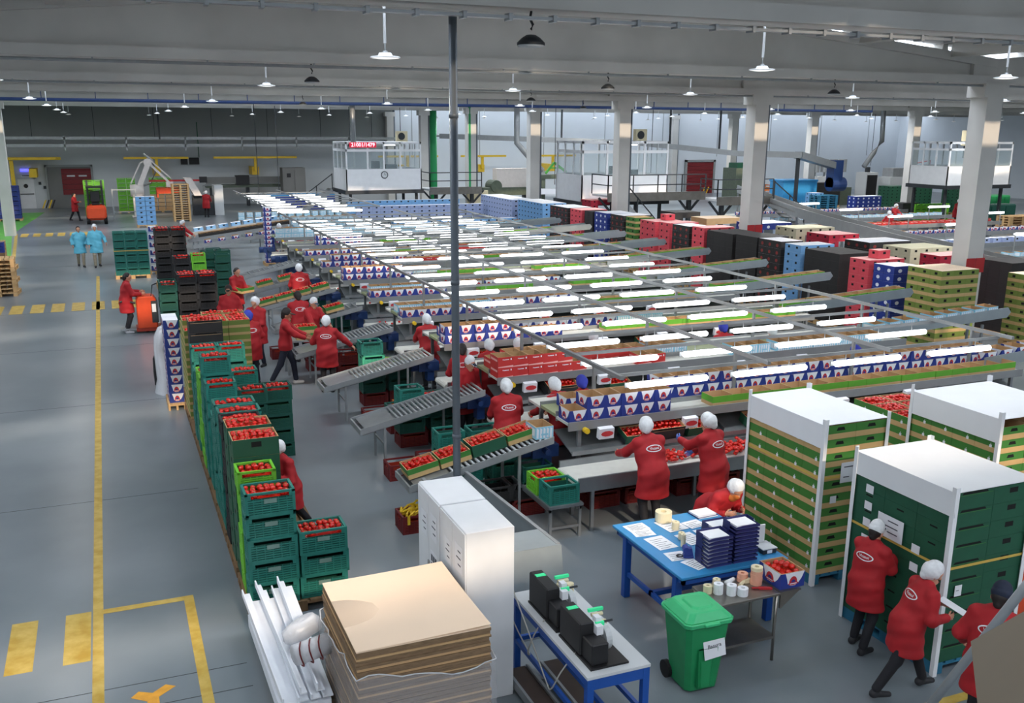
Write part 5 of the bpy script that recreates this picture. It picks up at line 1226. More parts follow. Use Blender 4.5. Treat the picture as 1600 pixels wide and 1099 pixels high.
for i, (x, y, w, r) in enumerate(((-3.3,79.6,.5,'left of the red gateway'),(52.9,79.4,.6,'right of the far red roller door'))):
    hb = B()
    for q in range(4): hb.prism([(q*.2,0),(q*.2+.1,0),(q*.2+.35,.6),(q*.2+.25,.6)], -.02, 0, q % 2)
    ob('hazard_board', (hb, ['yellow','black']), None, (x-1.0, y-.5, .05), label='striped yellow and black guard board '+r, cat='guard')
[ob('wall_switch', (B().box(0,0,0,.18,.08,.2), 'dark_steel'), None, (x_, WALLY-.09, z_), label='%s dark switch box beside the exit door' % l_, cat='switch') for x_, z_, l_ in ((-4.4,1.7,'upper'),(-4.1,1.4,'lower'))]
t = struct('door_3', None, None, (50.7, WALLY-.2, 0)); t['label'] = 'red roller door in the far white wall'
for i in range(8): ob('roller_slat', (B().box(0,0,.36*i,2.9,.1,.36*i+.34), 'door_red'), t)
ob('gate_frame', (B().box(-.2,-.05,0,0,.15,3.1).box(2.9,-.05,0,3.1,.15,3.1).box(-.2,-.05,2.9,3.1,.15,3.1), 'wall_grey'), t)
for i in range(4):
    for q in range(3): ob('orange_crate', CR['ora'][0], None, (49.6+.85*i, 70, q*.44), 0, 'orange crate before the far red roller door, %s layer, %s column' % (nth(q+1), nth(i+1)), 'crate', 'orange crates at the far roller door', scale=(1.6,2,2.7))
# overhead conveyor along the far wall
t = thing('overhead_conveyor', 'long twin rail overhead conveyor along the far wall', 'conveyor', (0, 76, 0))
for z in (4.55, 5.05): ob('rail', (B().box(-6.5,0,z-.10,22,.1,z+.10), 'galv'), t)
ob('bed', (B().box(-6.5,.1,4.5,22,1.2,4.55), 'galv'), t)
for i in range(8): ob('hanger', (B().box(-6.3+4*i,.0,4.2,-6.2+4*i,.1,5.2), 'galv'), t); ob('suspension_rod', (B().box(-4.3+4*i,.5,5.1,-4.27+4*i,.53,8.2), 'dark_steel'), t)
for i, (x, w) in enumerate(((-6.2,3.2),(1.5,4.5),(7.8,6.2),(20.5,5.0),(27.5,4),(34,4))):
    t = thing('crane_arm', 'yellow wall crane arm under the overhead conveyor, %s from the left' % ORD[i].replace('nearest','first'), 'crane', (x, 77.6, 0))
    ob('beam', (B().box(0,0,3.55,w,.2,3.7), 'yellow'), t); ob('post', (B().box(w*.5-.10,.3,2.6 if i else 0,w*.5+.10,.5,3.55) if i else B().box(.2,.3,0,.45,.55,3.5), 'yellow'), t); ob('wall_plate', (B().box(w*.5-.25,.55,2.3,w*.5+.25,2.39,2.9), 'yellow'), t)
# light belt conveyors in the right far hall
t = thing('feed_conveyor', 'grey sloping feed conveyor along the far white wall', 'conveyor', (0,0,0))
for a, c in zip([(23,70,5.3),(34,60,4.95),(40,57,4.3)], [(34,60,4.95),(40,57,4.3),(44,56,4.2)]): ob('bed', (B().bar(a, c, .6, .12), 'alu'), t); ob('side_plate', (B().bar((a[0],a[1]-.35,a[2]),(c[0],c[1]-.35,c[2]),.05,.35), 'alu'), t)
for x, y, z in ((30,63.6,5.05),(36,59,4.7),(39,57.5,4.4)): ob('hanger', (B().box(x-.05,y-.05,z,x+.05,y+.05,7.2), 'dark_steel'), t)
t = thing('bucket_elevator', 'blue ended elevator conveyor over a big blue hopper', 'conveyor', (0,0,0)); ob('chute', (B().bar((41,56,4.3),(44.5,56,4.2),.7,.4).bar((44.5,56,4.2),(48.5,57,3.4),.7,.45), 'alu'), t); ob('head', (B().box(48.2,56.6,1.9,49.0,57.4,3.8).cyl((48.2,57,2.1),(49.4,57,2.1),.5,n=16), 'machine_blue'), t); ob('support', (B().box(44.4,55.9,0,44.6,56.1,4.0), 'dark_steel'), t)
ob('blue_hopper', (B().box(0,0,.3,3.0,1.6,2.35).box(-.05,-.05,2.25,3.05,1.65,2.4), 'table_blue', False, .04), None, (44.9, 57.9, 0), label='big bright blue hopper box below the elevator', cat='hopper')
def machine(x, y, parts, label, cat='machine', name='machine'):
    t = thing(name, label, cat, (x, y, 0))
    for nm, b, mt in parts: ob(nm, (b, mt), t)
    return t
cn = [('frame', B().box(0,0,0,3.6,1.5,1.4), 'olive_machine'), ('panel', B().box(.1,-.05,1.4,1.0,.0,2.3).box(.1,0,1.4,1.0,1,2.3), 'wall_light')]
for i in range(4): cn.append(('canister', B().cyl((.3+.9*i,.6,2.6),(.3+.9*i,.6,3.6),.32,n=14).cyl((.3+.9*i,.6,1.4),(.3+.9*i,.6,2.6),.08,n=8), 'galv'))
machine(52.4, 63.5, cn, 'olive machine with four grey canisters on top')
machine(56.5, 62.5, [('case', B().box(0,0,0,1.2,1.2,2.6), 'wall_light'), ('door', B().box(.1,-.03,.3,1.1,0,2.4), 'black'), ('motor', B().cyl((.6,.6,2.6),(.6,.6,3.0),.2,n=12), 'dark_steel')], 'grey cabinet machine with a dark door right of the canisters')
machine(59.0, 62.5, [('case', B().box(0,0,0,3.6,1.4,2.2), 'wall_light'), ('upper_case', B().box(.3,.1,2.2,2.4,1.3,2.9), 'galv'), ('rail', B().tube([(2.6,0,2.9),(2.6,0,3.3),(4.0,0,3.5),(4.0,0,2.9)],.05,6), 'red_sign')], 'pale double machine case with a red pipe rail')
machine(46.5, 66, [('body', B().box(0,0,0,2.6,1.8,2.9), 'olive_machine'), ('top_box', B().box(.3,.3,2.9,2.2,1.5,3.3), 'dark_green')], 'dark olive machine box left of the canisters')
machine(26.2, 70, [('bed', B().box(0,0,.9,4.5,1.2,1.5), 'olive_machine'), ('cover', B().box(1.5,.1,1.5,4.3,1.0,2.9), 'robot_white'), ('roller', B().cyl((1.4,-.1,1.6),(1.4,1.2,1.6),.45,n=16), 'olive_machine'), ('leg', B().box(.2,.3,0,.5,.9,.9).box(3.9,.3,0,4.2,.9,.9), 'dark_steel')], 'olive roller machine behind the fourth column')
machine(30.5, 68, [('frame', B().box(0,0,0,.3,1.0,2.3).box(2.2,0,0,2.5,1.0,2.3), 'olive_machine'), ('bed', B().box(-.2,-.1,2.2,2.8,1.1,2.5), 'olive_machine'), ('green_arm', B().bar((.3,0,2.6),(1.0,0,3.4),.15,.15).bar((1.0,0,3.4),(2.0,0,2.7),.15,.15).bar((.6,0,3.0),(1.6,0,3.0),.1,.1), 'conv_green'), ('white_belt', B().box(-.6,-.6,1.1,1.8,-.1,1.5), 'box_white')], 'machine frame with a bright green arm on top')
machine(12.5, 75.5, [('case', B().box(0,0,0,1.7,1.2,2.9), 'concrete_dark'), ('door', B().box(.1,-.03,.2,.8,0,2.7).box(.9,-.03,.2,1.6,0,2.7), 'concrete_dark'), ('vent', B().box(.3,-.04,2.2,.6,-.03,2.5), 'black')], 'grey switch cabinet left of the large control cabin', 'cabinet', 'switch_cabinet')
machine(7.1, 77.5, [('bed', B().box(0,0,1.4,6.2,1.0,1.6), 'olive_machine'), ('guard', B().box(0,-.05,1.7,6.2,0,2.2), 'concrete_dark'), ('leg_frame', B().box(.3,.2,0,.5,.8,1.4).box(3,.2,0,3.2,.8,1.4).box(5.7,.2,0,5.9,.8,1.4), 'dark_steel'), ('cover', B().box(2.2,-.1,1.6,3.2,.6,2.3), 'black')], 'long dark conveyor bench along the far wall', 'conveyor', 'wall_conveyor')
machine(5.0, 70.0, [('chute', B().prism([(0,2.5),(.5,2.5),(1.1,1.35),(.6,1.35)],-.2,1.2), 'robot_white'), ('case', B().box(1.9,0,0,2.5,1.2,2.0), 'wall_light'), ('dark_unit', B().box(.5,.2,0,1.9,1.0,1.3), 'dark_steel'), ('red_rail', B().box(-2.2,0,2.3,1.5,.08,2.42), 'red_sign'), ('panel', B().box(1.0,-.1,2.2,1.5,0,2.6), 'black'), ('pipe', B().tube([(1.2,-.1,1.5),(1.2,-.1,2.0),(1.9,-.1,2.0),(1.9,-.1,1.4)],.04,6), 'alu')], 'packing machine with a shiny sloping chute right of the robot')
[ob('display_board', (B().box(0,0,0,w_,.06,.52), 'black'), None, (x_, 79.9, 3.05), label='%s dark display board on the far wall above the robot' % l_, cat='display') for x_, w_, l_ in ((5.6,.5,'small'),(6.2,.75,'larger'))]
ob('drop_pipe', (B().box(0,0,0,.06,.1,2.6), 'dark_green'), None, (6.9, 79.6, 3.6), label='dark green drop pipe on the far wall right of the robot', cat='pipe')
for i, (x, y) in enumerate(((21.3,61.0),(22.4,72))): ob('green_pipe', (B().cyl((0,0,0),(0,0,7.2),.11 if i == 0 else .3,n=12), 'sign_green', True), None, (x+.55, y-.9, 0), label=('slim' if i == 0 else 'broad')+' green vertical pipe at the far columns', cat='pipe')
for i, (x, y, z0) in enumerate(((10.0,62,1.9),(15.5,66,5),(3.9,74,5),(26.0,56,2.5),(30.5,52,2.3),(44,60,3),(54,66,3),(60,66,3),(8.2,58,2),(19.0,66,5))): ob('drop_cable', (B().cyl((0,0,z0),(0,0,7.2),.022 if i != 2 else .06,n=6), 'dark_steel'), None, (x, y, 0), label='thin dark cable dropping from the roof, %s of the far ones' % ORD[i].replace('farthest','tenth').replace('nearest','first'), cat='cable')
ob('column_base', (B().box(-.7,-.5,0,.7,-.3,2.0), 'roll_cream'), None, (22.2, 60.0, 0), label='cream boards leaning at the foot of the green piped column', cat='board')
t = thing('ac_unit', 'cream air conditioner on the wall at the far right', 'air conditioner', (53.5, 50, 4.9)); ob('case', (B().box(0,0,0,1.6,.6,1.0), 'roll_cream', False, .03), t); ob('fan', (B().cyl((.55,-.02,.5),(.55,0,.5),.36,n=18), 'wall_light'), t); ob('bracket', (B().box(.2,0,-.8,1.4,.5,0), 'dark_steel'), t)
# palletising robot
t = thing('palletising_robot', 'white palletising robot arm lifting an orange gripper', 'robot', (2.0, 70, 0))
ob('pedestal', (B().box(-.3,-.3,0,.3,.3,1.35).box(-.45,-.45,0,.45,.45,.12), 'robot_white', False, .04), t); ob('turret', (B().cyl((-.42,0,1.75),(.42,0,1.75),.40,n=20).box(-.3,-.32,1.3,.3,.32,1.7), 'robot_white', True), t)
ob('lower_arm', (B().bar((.1,0,1.85),(.85,0,3.55),.32,.30,up=(0,1,0)).cyl((.8,-.2,3.55),(.8,.2,3.55),.26,n=14), 'robot_white'), t); ob('rod', (B().bar((-.35,.0,2.2),(.35,0,3.55),.09,.09).bar((.35,0,3.55),(.95,0,3.75),.09,.09), 'robot_white'), t)
ob('forearm', (B().bar((.8,0,3.6),(2.05,0,2.25),.14,.16,up=(0,1,0)).bar((.95,.1,3.75),(2.2,.1,2.5),.08,.08), 'robot_white'), t); ob('wrist', (B().box(1.85,-.2,1.95,2.3,.2,2.3), 'robot_white'), t); ob('hose', (B().tube([(.3,.3,2.0),(.9,.4,2.2),(1.25,.3,2.9),(1.1,.2,3.7),(.6,.1,4.1)], .07, 8), 'galv', True), t)
ob('gripper', (B().box(1.2,-.6,1.55,2.7,.6,1.9).box(1.2,-.6,1.3,1.3,.6,1.6).box(2.6,-.6,1.3,2.7,.6,1.6), 'orange'), t)
me, w, d, h = CR['lime']
pallet(.8, 73.6, 1.3, 1.0, label='pallet under the left lime block behind the robot'); pallet(2.9, 73.6, 1.6, 1.0, label='pallet under the right lime block behind the robot')
for i in range(2):
    for q in range(8): ob('lime_crate', me, None, (.85+.6*i, 73.7, P+q*.28), 0, 'lime crate, left block behind the robot, %s layer, %s column' % (nth(q+1), nth(i+1)), 'crate', 'crates of the left lime block', scale=(1.2,1,1))
for i in range(3):
    for q in range(8): ob('lime_crate', me, None, (2.95+.5*i, 73.7, P+q*.28), 0, 'lime crate, right block behind the robot, %s layer, %s column' % (nth(q+1), nth(i+1)), 'crate', 'crates of the right lime block') if q > 3 else put('s_brn', 2.95+.5*i, 73.7, P+q*.28, 'brown carton, right block behind the robot, %s layer, %s column' % (nth(q+1), nth(i+1)), 'brown cartons of the right block')
pallet(1.62, 62.6, 1.15, 1.0, label='pallet under the small sky blue block by the robot')
for i in range(2):
    for q in range(6): o = put('s_sky', 1.65+.55*i, 62.7, P+q*.28, 'sky blue box, small block before the robot, %s layer, %s column' % (nth(q+1), nth(i+1)), 'boxes of the small sky blue block'); o.scale = (1.2,1.5,1.1)
for i in range(16): pallet(3.95, 66.0, 1.05, 1.0, z=.146*i, label='wooden pallet, tall pile right of the robot, %s from floor' % nth(i+1), group='wooden pallets of the tall far pile')
t = thing('safety_fence', 'thin grey safety fence posts left of the robot', 'fence', (.4, 68, 0))
for x in (0,1.4): ob('post', (B().box(x,0,0,x+.08,.08,2.0), 'galv'), t)
ob('rail', (B().box(0,.02,.5,1.4,.06,.56).box(0,.02,1.9,1.4,.06,1.96), 'galv'), t)
# counterbalance forklift
t = thing('forklift', 'orange forklift with a dark cab and lime crates lifted behind it', 'forklift', (-1.15, 65.6, 0))
ob('body', (B().prism([(0,.25),(1.15,.25),(1.15,.95),(1.05,1.15),(.1,1.15),(0,.95)], 0, 1.2), 'orange', False, .05), t); ob('counterweight', (B().box(.05,-.2,.35,1.1,.05,1.05), 'orange', False, .06), t)
ob('cab', (B().box(.12,.05,1.15,.2,.13,2.2).box(.95,.05,1.15,1.03,.13,2.2).box(.12,.95,1.15,.2,1.03,2.2).box(.95,.95,1.15,1.03,1.03,2.2).box(.1,.03,2.2,1.05,1.05,2.28), 'black'), t); ob('seat', (B().box(.35,.3,1.15,.8,.75,1.35).box(.3,.22,1.35,.85,.34,2.0), 'black', False, .03), t); ob('mast', (B().box(.1,1.3,.1,.22,1.45,2.6).box(.93,1.3,.1,1.05,1.45,2.6), 'dark_steel'), t)
ob('fork', (B().box(.25,1.4,.3,.4,2.5,.36).box(.75,1.4,.3,.9,2.5,.36), 'dark_steel'), t)
for x in (-.02,.97): ob('wheel', (B().cyl((x,.2,.25),(x+.2,.2,.25),.25,n=16), 'black_rubber'), t); ob('wheel', (B().cyl((x,1.1,.28),(x+.2,1.1,.28),.28,n=16), 'black_rubber'), t)
for i in range(2):
    for q in range(8): ob('lime_crate', me, None, (-1.2+.62*i, 67.05, .37+q*.28), 0, 'lime crate carried by the forklift, %s layer, %s column' % (nth(q+1), nth(i+1)), 'crate', 'crates carried by the forklift', scale=(1.25,1,1))
# ride-on pallet truck in the aisle
t = thing('pallet_truck', 'orange ride-on pallet truck with a standing driver in the aisle', 'truck', (.55, 29.95, 0))
ob('body', (B().prism([(0,.12),(.55,.12),(.55,1.0),(.45,1.08),(.06,1.08),(0,.98)], 0, .62), 'orange', False, .03), t); ob('battery_cover', (B().box(.40,-.01,.3,.58,.63,.95), 'dark_steel', False, .01), t); ob('chassis', (B().box(-.05,.0,.06,1.0,.62,.16), 'orange_dark'), t); ob('platform', (B().box(-.48,.08,.10,-.02,.54,.15), 'galv'), t)
ob('tiller', (B().bar((.12,.3,1.05),(-.28,.3,1.12),.05,.05).bar((-.28,.12,1.14),(-.28,.48,1.14),.05,.06), 'black'), t); ob('side_arm', (B().tube([(-.02,.06,.9),(-.3,.06,.98),(-.45,.06,.95)],.03,8), 'black'), t); ob('screen_post', (B().tube([(.42,.1,1.05),(.48,.1,1.4),(.62,.1,1.45)],.02,6), 'dark_steel'), t)
ob('label_plate', (B().box(.42,-.02,.62,.53,-.012,.86), 'white'), t); ob('fork', (B().box(.58,.06,.05,1.9,.22,.10).box(.58,.40,.05,1.9,.56,.10), 'dark_steel'), t); ob('wheel', (B().cyl((.25,.2,.09),(.25,.42,.09),.09,n=14), 'black_rubber'), t)
# wooden pallets and blue crates at the left edge
for i in range(9): pallet(-4.35, 38.4, 1.15, 1.1, z=.146*i, label='wooden pallet, near pile at the left edge, %s from floor' % nth(i+1), group='wooden pallets of the near left pile', rz=R(2 if i % 3 else -3))
for i in range(8): pallet(-5.3, 45.5, 1.2, 1.1, z=.146*i, label='wooden pallet, second pile at the left edge, %s from floor' % nth(i+1), group='wooden pallets of the second left pile')
me, w, d, h = CR['blue']
for i in range(2):
    for q in range(3): ob('blue_crate', me, None, (-4.95+.5*i, 44.2, .9+q*.14), 0, 'small blue crate beside the left wooden pallets, %s layer, %s column' % (nth(q+1), nth(i+1)), 'crate', 'small blue crates at the left', scale=(.8,.8,.5))
pallet(-5.1, 44.05, 1.1, .7, z=.0, label='pallet under the small blue crates'); ob('timber_block', (B().box(0,0,.146,1.0,.5,.9), 'wood_dark'), None, (-5.0, 44.1, 0), label='wooden block carrying the small blue crates', cat='timber')
pallet(-6.4, 69.6, 1.4, 1.2, label='pallet under the deep blue crate tower')
for i in range(2):
    for j in range(2):
        for q in range(7): ob('blue_crate', me, None, (-6.35+.66*i, 69.7+.5*j, P+q*.29), 0, 'deep blue crate, tower at the left edge, %s layer, column %s' % (nth(q+1), nth(2*i+j+1)), 'crate', 'crates of the deep blue tower', scale=(1.08,1.15,1))
ob('wooden_frame', (B().box(0,0,0,.1,.1,1.5).box(.45,0,0,.55,.1,1.5).box(0,0,1.4,.55,.1,1.5), 'wood'), None, (-5.6, 48, 1.0), label='upright wooden frame leaning on the second pallet pile', cat='frame')
t = thing('yellow_gantry', 'yellow steel gantry beside the exit door', 'gantry', (-6.7, 78.5, 0)); ob('post', (B().box(0,0,0,.3,.3,3.5), 'yellow'), t); ob('beam', (B().box(0,0,3.5,4.0,.3,3.7), 'yellow'), t)
# table of boxes where workers pack in the middle
t = thing('packing_table', 'small steel table in front of the fourth conveyor', 'table', (3.7, 23.3, 0)); ob('top', (B().box(0,0,.82,1.5,.6,.86), 'galv'), t)
for x in (.05,1.4):
    for y in (.05,.5): ob('leg', (B().box(x,y,0,x+.05,y+.05,.82), 'galv'), t)
put('rl_g', 4.0, 23.35, .862, 'green and tan box on the small steel table', None); put('rl_g', 4.0, 23.35, 1.03, 'upper green and tan box on the small steel table', None)
fill(4.02, 23.37, 4.48, 23.75, 1.03+.12, '', False)
o = ob('tomato_heap', (STUFF, 'tomato', True, 0, False), None, label='loose red tomatoes filling the crates, boxes and belts', cat='tomatoes', kind='stuff')
# ---------------------------------------------------------------- people: smooth bodies grown from joint chains
def snet(prims, h, k=.03, cut=None):
    """surface of a smooth union of tapered elliptical limbs, on a grid of spacing h"""
    P_ = np.array([[min(p[0][i]-p[2], p[1][i]-p[3]) for i in range(3)] for p in prims]); Q_ = np.array([[max(p[0][i]+p[2], p[1][i]+p[3]) for i in range(3)] for p in prims])
    lo = P_.min(0)-3*h; hi = Q_.max(0)+3*h; n = np.ceil((hi-lo)/h).astype(int)+1
    ax = [lo[i]+h*np.arange(n[i]) for i in range(3)]; V = np.full(n, .3, np.float32)
    for p in prims: eval_prim(p, ax, V, lo, h, n, k)
    if cut is not None:
        X, Y, Z = np.meshgrid(*ax, indexing='ij', sparse=True); V = np.maximum(V, cut(X, Y, Z).astype(np.float32))
    s = V < 0; c = np.zeros(np.array(n)-1, np.int8)
    for a in (0,1):
        for b in (0,1):
            for d in (0,1): c += s[a:n[0]-1+a, b:n[1]-1+b, d:n[2]-1+d]
    act = (c > 0) & (c < 8); idx = -np.ones(act.shape, np.int32); ijk = np.argwhere(act); idx[act] = np.arange(len(ijk))
    acc = np.zeros((len(ijk), 3)); cnt = np.zeros(len(ijk)); I, J, K = ijk.T
    corner = [(0,0,0),(1,0,0),(0,1,0),(1,1,0),(0,0,1),(1,0,1),(0,1,1),(1,1,1)]
    for a in range(8):
        for b in range(a+1, 8):
            if sum(abs(corner[a][i]-corner[b][i]) for i in range(3)) != 1: continue
            va = V[I+corner[a][0], J+corner[a][1], K+corner[a][2]]; vb = V[I+corner[b][0], J+corner[b][1], K+corner[b][2]]
            m = (va < 0) != (vb < 0); t = np.where(m, va/(va-vb+1e-12), 0)
            for i in range(3): acc[:, i] += m*(corner[a][i]+t*(corner[b][i]-corner[a][i]))
            cnt += m
    verts = lo+h*(ijk+acc/cnt[:, None]); faces = []
    for d in range(3):
        sl0 = [slice(1, n[i]-1) for i in range(3)]; sl0[d] = slice(0, n[d]-1); sl1 = list(sl0); sl1[d] = slice(1, n[d])
        a, b = s[tuple(sl0)], s[tuple(sl1)]; e = np.argwhere(a != b)
        off = np.array([1,1,1]); off[d] = 0; e0 = e+off; inside = a[tuple(e.T)]
        u, w = [(1,2),(2,0),(0,1)][d]
        q = []
        for du, dw in ((-1,-1),(0,-1),(0,0),(-1,0)):
            t = e0.copy(); t[:, u] += du; t[:, w] += dw; q.append(idx[tuple(t.T)])
        q = np.stack(q, 1); q[~inside] = q[~inside][:, ::-1]; faces.append(q)
    return verts, np.concatenate(faces)
def eval_prim(p, ax, V, lo, h, n, k):
    a, b, ra, rb, fl, u = p[0], p[1], p[2], p[3], p[4], p[5]
    a = np.array(a, float); b = np.array(b, float); R0 = max(ra, rb)+k+2*h
    i0 = np.maximum(np.floor((np.minimum(a, b)-R0-lo)/h).astype(int), 0); i1 = np.minimum(np.ceil((np.maximum(a, b)+R0-lo)/h).astype(int)+1, n)
    g = np.meshgrid(*[ax[i][i0[i]:i1[i]] for i in range(3)], indexing='ij', sparse=True); D = prim_d(p, g)
    sl = tuple(slice(i0[i], i1[i]) for i in range(3)); A = V[sl]
    hh = np.maximum(k-np.abs(A-D), 0)/k; V[sl] = np.minimum(A, D)-hh*hh*k*.25
def prim_d(p, g):
    a, b, ra, rb, fl, u = p[0], p[1], p[2], p[3], p[4], p[5]
    a = np.array(a, float); b = np.array(b, float); ba = b-a; L = max(ba@ba, 1e-9)
    d = [g[i]-a[i] for i in range(3)]; t = np.clip((d[0]*ba[0]+d[1]*ba[1]+d[2]*ba[2])/L, 0, 1); r = ra+(rb-ra)*t
    q = [d[i]-t*ba[i] for i in range(3)]
    if fl == 1: return np.sqrt(q[0]**2+q[1]**2+q[2]**2)-r
    u = np.array(u, float)/np.linalg.norm(u); du = q[0]*u[0]+q[1]*u[1]+q[2]*u[2]       # flattened along u by fl
    qq = q[0]**2+q[1]**2+q[2]**2-du**2+(du/fl)**2
    return (np.sqrt(qq)-r)*(.5+.5*fl)
def cone(a, b, ra, rb, fl=1, u=(0,1,0)): return (tuple(a), tuple(b), ra, rb, fl, u)
def np_mesh(name, v, f, mat):
    me = bpy.data.meshes.new(name); me.vertices.add(len(v)); me.vertices.foreach_set('co', np.asarray(v, np.float32).ravel())
    f = np.asarray(f, np.int32); me.loops.add(f.size); me.loops.foreach_set('vertex_index', f.ravel()); me.polygons.add(len(f))
    me.polygons.foreach_set('loop_start', np.arange(0, f.size, 4, dtype=np.int32)); me.polygons.foreach_set('use_smooth', np.ones(len(f), bool))
    me.materials.append(MATS[mat]); me.update(calc_edges=True); me.validate(); return me
def ik(a, b, l1, l2, pole):
    a, b, pole = Vector(a), Vector(b), Vector(pole); d = b-a; L = min(d.length, (l1+l2)*.995); d.normalize()
    x = (l1*l1-l2*l2+L*L)/(2*L); y = math.sqrt(max(l1*l1-x*x, 0)); p = pole-d*pole.dot(d)
    if p.length < 1e-4: p = d.orthogonal()
    return a+d*x+p.normalized()*y, a+d*L
def hand_prims(side):
    """relaxed hand: wrist at origin, fingers along -z, palm facing inwards (side = +1 left, -1 right)"""
    pr = [cone((0,0,.0),(0,-.005,-.08),.026,.036,.5,(1,0,0))]
    for i, (y, L) in enumerate(((-.030,.070),(-.010,.082),(.011,.076),(.030,.060))):
        a = Vector((0, y, -.080)); b = a+Vector((-.008*side, y*.15, -L*.55)); c = b+Vector((-.030*side, 0, -L*.42))
        pr += [cone(a, b, .0095, .0085), cone(b, c, .0085, .007)]
    a = Vector((0,-.028,-.025)); b = a+Vector((-.012*side,-.030,-.030)); c = b+Vector((-.012*side,-.006,-.030)); pr += [cone(a, b, .012, .010), cone(b, c, .010, .008)]
    return pr
HAND = {}
for s_ in (1, -1):
    for hr in (.0055, .011): HAND[s_, hr] = snet(hand_prims(s_), hr, k=.006 if hr < .01 else .012)
lv, lf = text_mesh('Vicasol', 1.0, .012)
def frame_to(o, d, ref):
    z = -Vector(d).normalized(); x = Vector(ref)-z*Vector(ref).dot(z); x.normalize(); y = z.cross(x)
    m = Matrix((x, y, z)).transposed().to_4x4(); m.translation = Vector(o); return m
def person(loc, rz, label, lean=0, lw=(.27,-.10,.92), rw=(-.27,-.10,.92), lf_=(.10,0,0), rf_=(-.10,0,0), drop=0, hat='net', top='coat_red', legs='trousers_black', long=True, S_=1.0, near=False, yaw=0, pitch=.15, gloves=None, skin='skin', logo=True, shoes='shoe', hair=None, mask=None, far=False, side=0, group=None, girth=None):
    h = .0125 if near else (.026 if far else .019); le = R(lean)
    hip = Vector((0, .08*math.sin(le), .93-drop)); T = Matrix.Translation(hip) @ Matrix.Rotation(R(side), 4, 'Y') @ Matrix.Rotation(le, 4, 'X') @ Matrix.Translation(-hip)
    tp = lambda *p: T @ Vector((p[0], p[1], p[2]-drop))
    sh = {1: tp(.185,0,1.40), -1: tp(-.185,0,1.40)}; neck = tp(0,.01,1.44); hd = tp(0,-.02,1.60)
    hfwd = (Matrix.Rotation(R(yaw), 3, 'Z') @ Matrix.Rotation(le*.6+pitch, 3, 'X')) @ Vector((0,-1,0)); hup = (Matrix.Rotation(R(yaw), 3, 'Z') @ Matrix.Rotation(le*.6+pitch, 3, 'X')) @ Vector((0,0,1)); hs = hfwd.cross(hup)
    H = lambda s, f, u: hd+hs*s+hfwd*f+hup*u
    el, wr, kn, an = {}, {}, {}, {}
    for s, w in ((1, lw), (-1, rw)): el[s], wr[s] = ik(sh[s], w, .285, .255, (s*.5, .9, -.5))
    for s, f in ((1, lf_), (-1, rf_)):
        hp = hip+Vector((s*.09, 0, -.02)); kn[s], an[s] = ik(hp, Vector(f)+Vector((0,.03,.09)), .42, .43, (s*.1,-1,0))
    # body (skin)
    pr = [cone(H(0,.0,.025), H(0,.015,.04), .092, .092, .86, hs), cone(H(0,.02,-.06), H(0,.045,-.085), .062, .046, .9, hs), cone(neck, H(0,-.01,-.05), .052, .050), cone(H(0,.085,.0), H(0,.112,-.025), .012, .016), cone(H(0,.07,-.075), H(0,.085,-.078), .022, .018)]
    pr += [cone(H(s*.083,-.01,.0), H(s*.088,-.015,-.02), .020, .014, .5, hs) for s in (1,-1)]
    pr += [cone(tp(0,0,1.36), tp(0,0,1.10), .14, .12, .7, tp(0,1,1.4)-tp(0,0,1.4)), cone(tp(0,0,1.10), hip, .12, .13, .75, (0,1,0))]
    for s in (1,-1): pr += [cone(tp(s*.08,0,1.41), sh[s], .06, .055), cone(sh[s], el[s], .048, .038), cone(el[s], wr[s], .038, .026), cone(hip+Vector((s*.09,0,-.02)), kn[s], .075, .052), cone(kn[s], an[s], .052, .036)]
    v, f = snet(pr, h*.9, k=.03); vs, fs = [v], [f]; nv = len(v)
    body = None; handm = {}
    for s in (1,-1):
        d = (wr[s]-el[s]).normalized(); Mh = frame_to(wr[s]-d*.01, d, Vector((1,0,0)) if abs(d.x) < .8 else Vector((0,0,1)) )
        hv, hf = HAND[s, .0055 if near else .011]; hv = hv @ np.array(Mh.to_3x3()).T+np.array(Mh.translation)
        if gloves: handm[s] = (hv, hf)
        else: vs.append(hv); fs.append(hf+nv); nv += len(hv)
    root = ob('person', np_mesh('person', np.concatenate(vs), np.concatenate(fs), skin), None, loc, rz, label, 'person', group); root.scale = (S_, S_, S_)
    if gloves:
        for s in (1,-1): ob('glove', np_mesh('glove', *handm[s], gloves), root)
    # coat or shirt
    by = tp(0,1,1.4)-tp(0,0,1.4); hem = (.60 if long else .82)-drop
    wst = tp(0,0,1.08); hemc = Vector((hip.x, hip.y*.6, hem)); mid = (an[1]+an[-1])/2
    hemc.y += .25*(kn[1].y+kn[-1].y)/2
    wd = 1.0 if not long else (1.2 if girth is None else girth)
    pc = [cone(tp(0,.0,1.375), tp(0,0,1.24), .165, .19*wd, .64, by), cone(tp(0,0,1.24), wst, .19*wd, .172*wd, .68, by), cone(wst, hip, .172*wd, .195*wd, .74, by), cone(hip, hemc, .195*wd, (.215 if long else .19)*wd, .78, (0,1,0))]
    for s in (1,-1): pc += [cone(tp(s*.06,.0,1.44), sh[s], .055, .068), cone(sh[s], el[s], .078, .068), cone(el[s], wr[s], .068, .054)]
    pc += [cone(tp(0,.012,1.43), tp(0,.0,1.47), .075, .066)]
    Vw = [(np.array(wr[s]), np.array((wr[s]-el[s]).normalized())) for s in (1,-1)]
    def cutf(X, Y, Z):
        C = (hem-Z)+0*X+0*Y
        for w, d in Vw:
            ax_ = (X-w[0])*d[0]+(Y-w[1])*d[1]+(Z-w[2])*d[2]; rr = np.sqrt((X-w[0])**2+(Y-w[1])**2+(Z-w[2])**2)
            C = np.maximum(C, np.where(rr < .12, ax_+.005, -1))
        return C
    v, f = snet(pc, h, k=.045, cut=cutf)
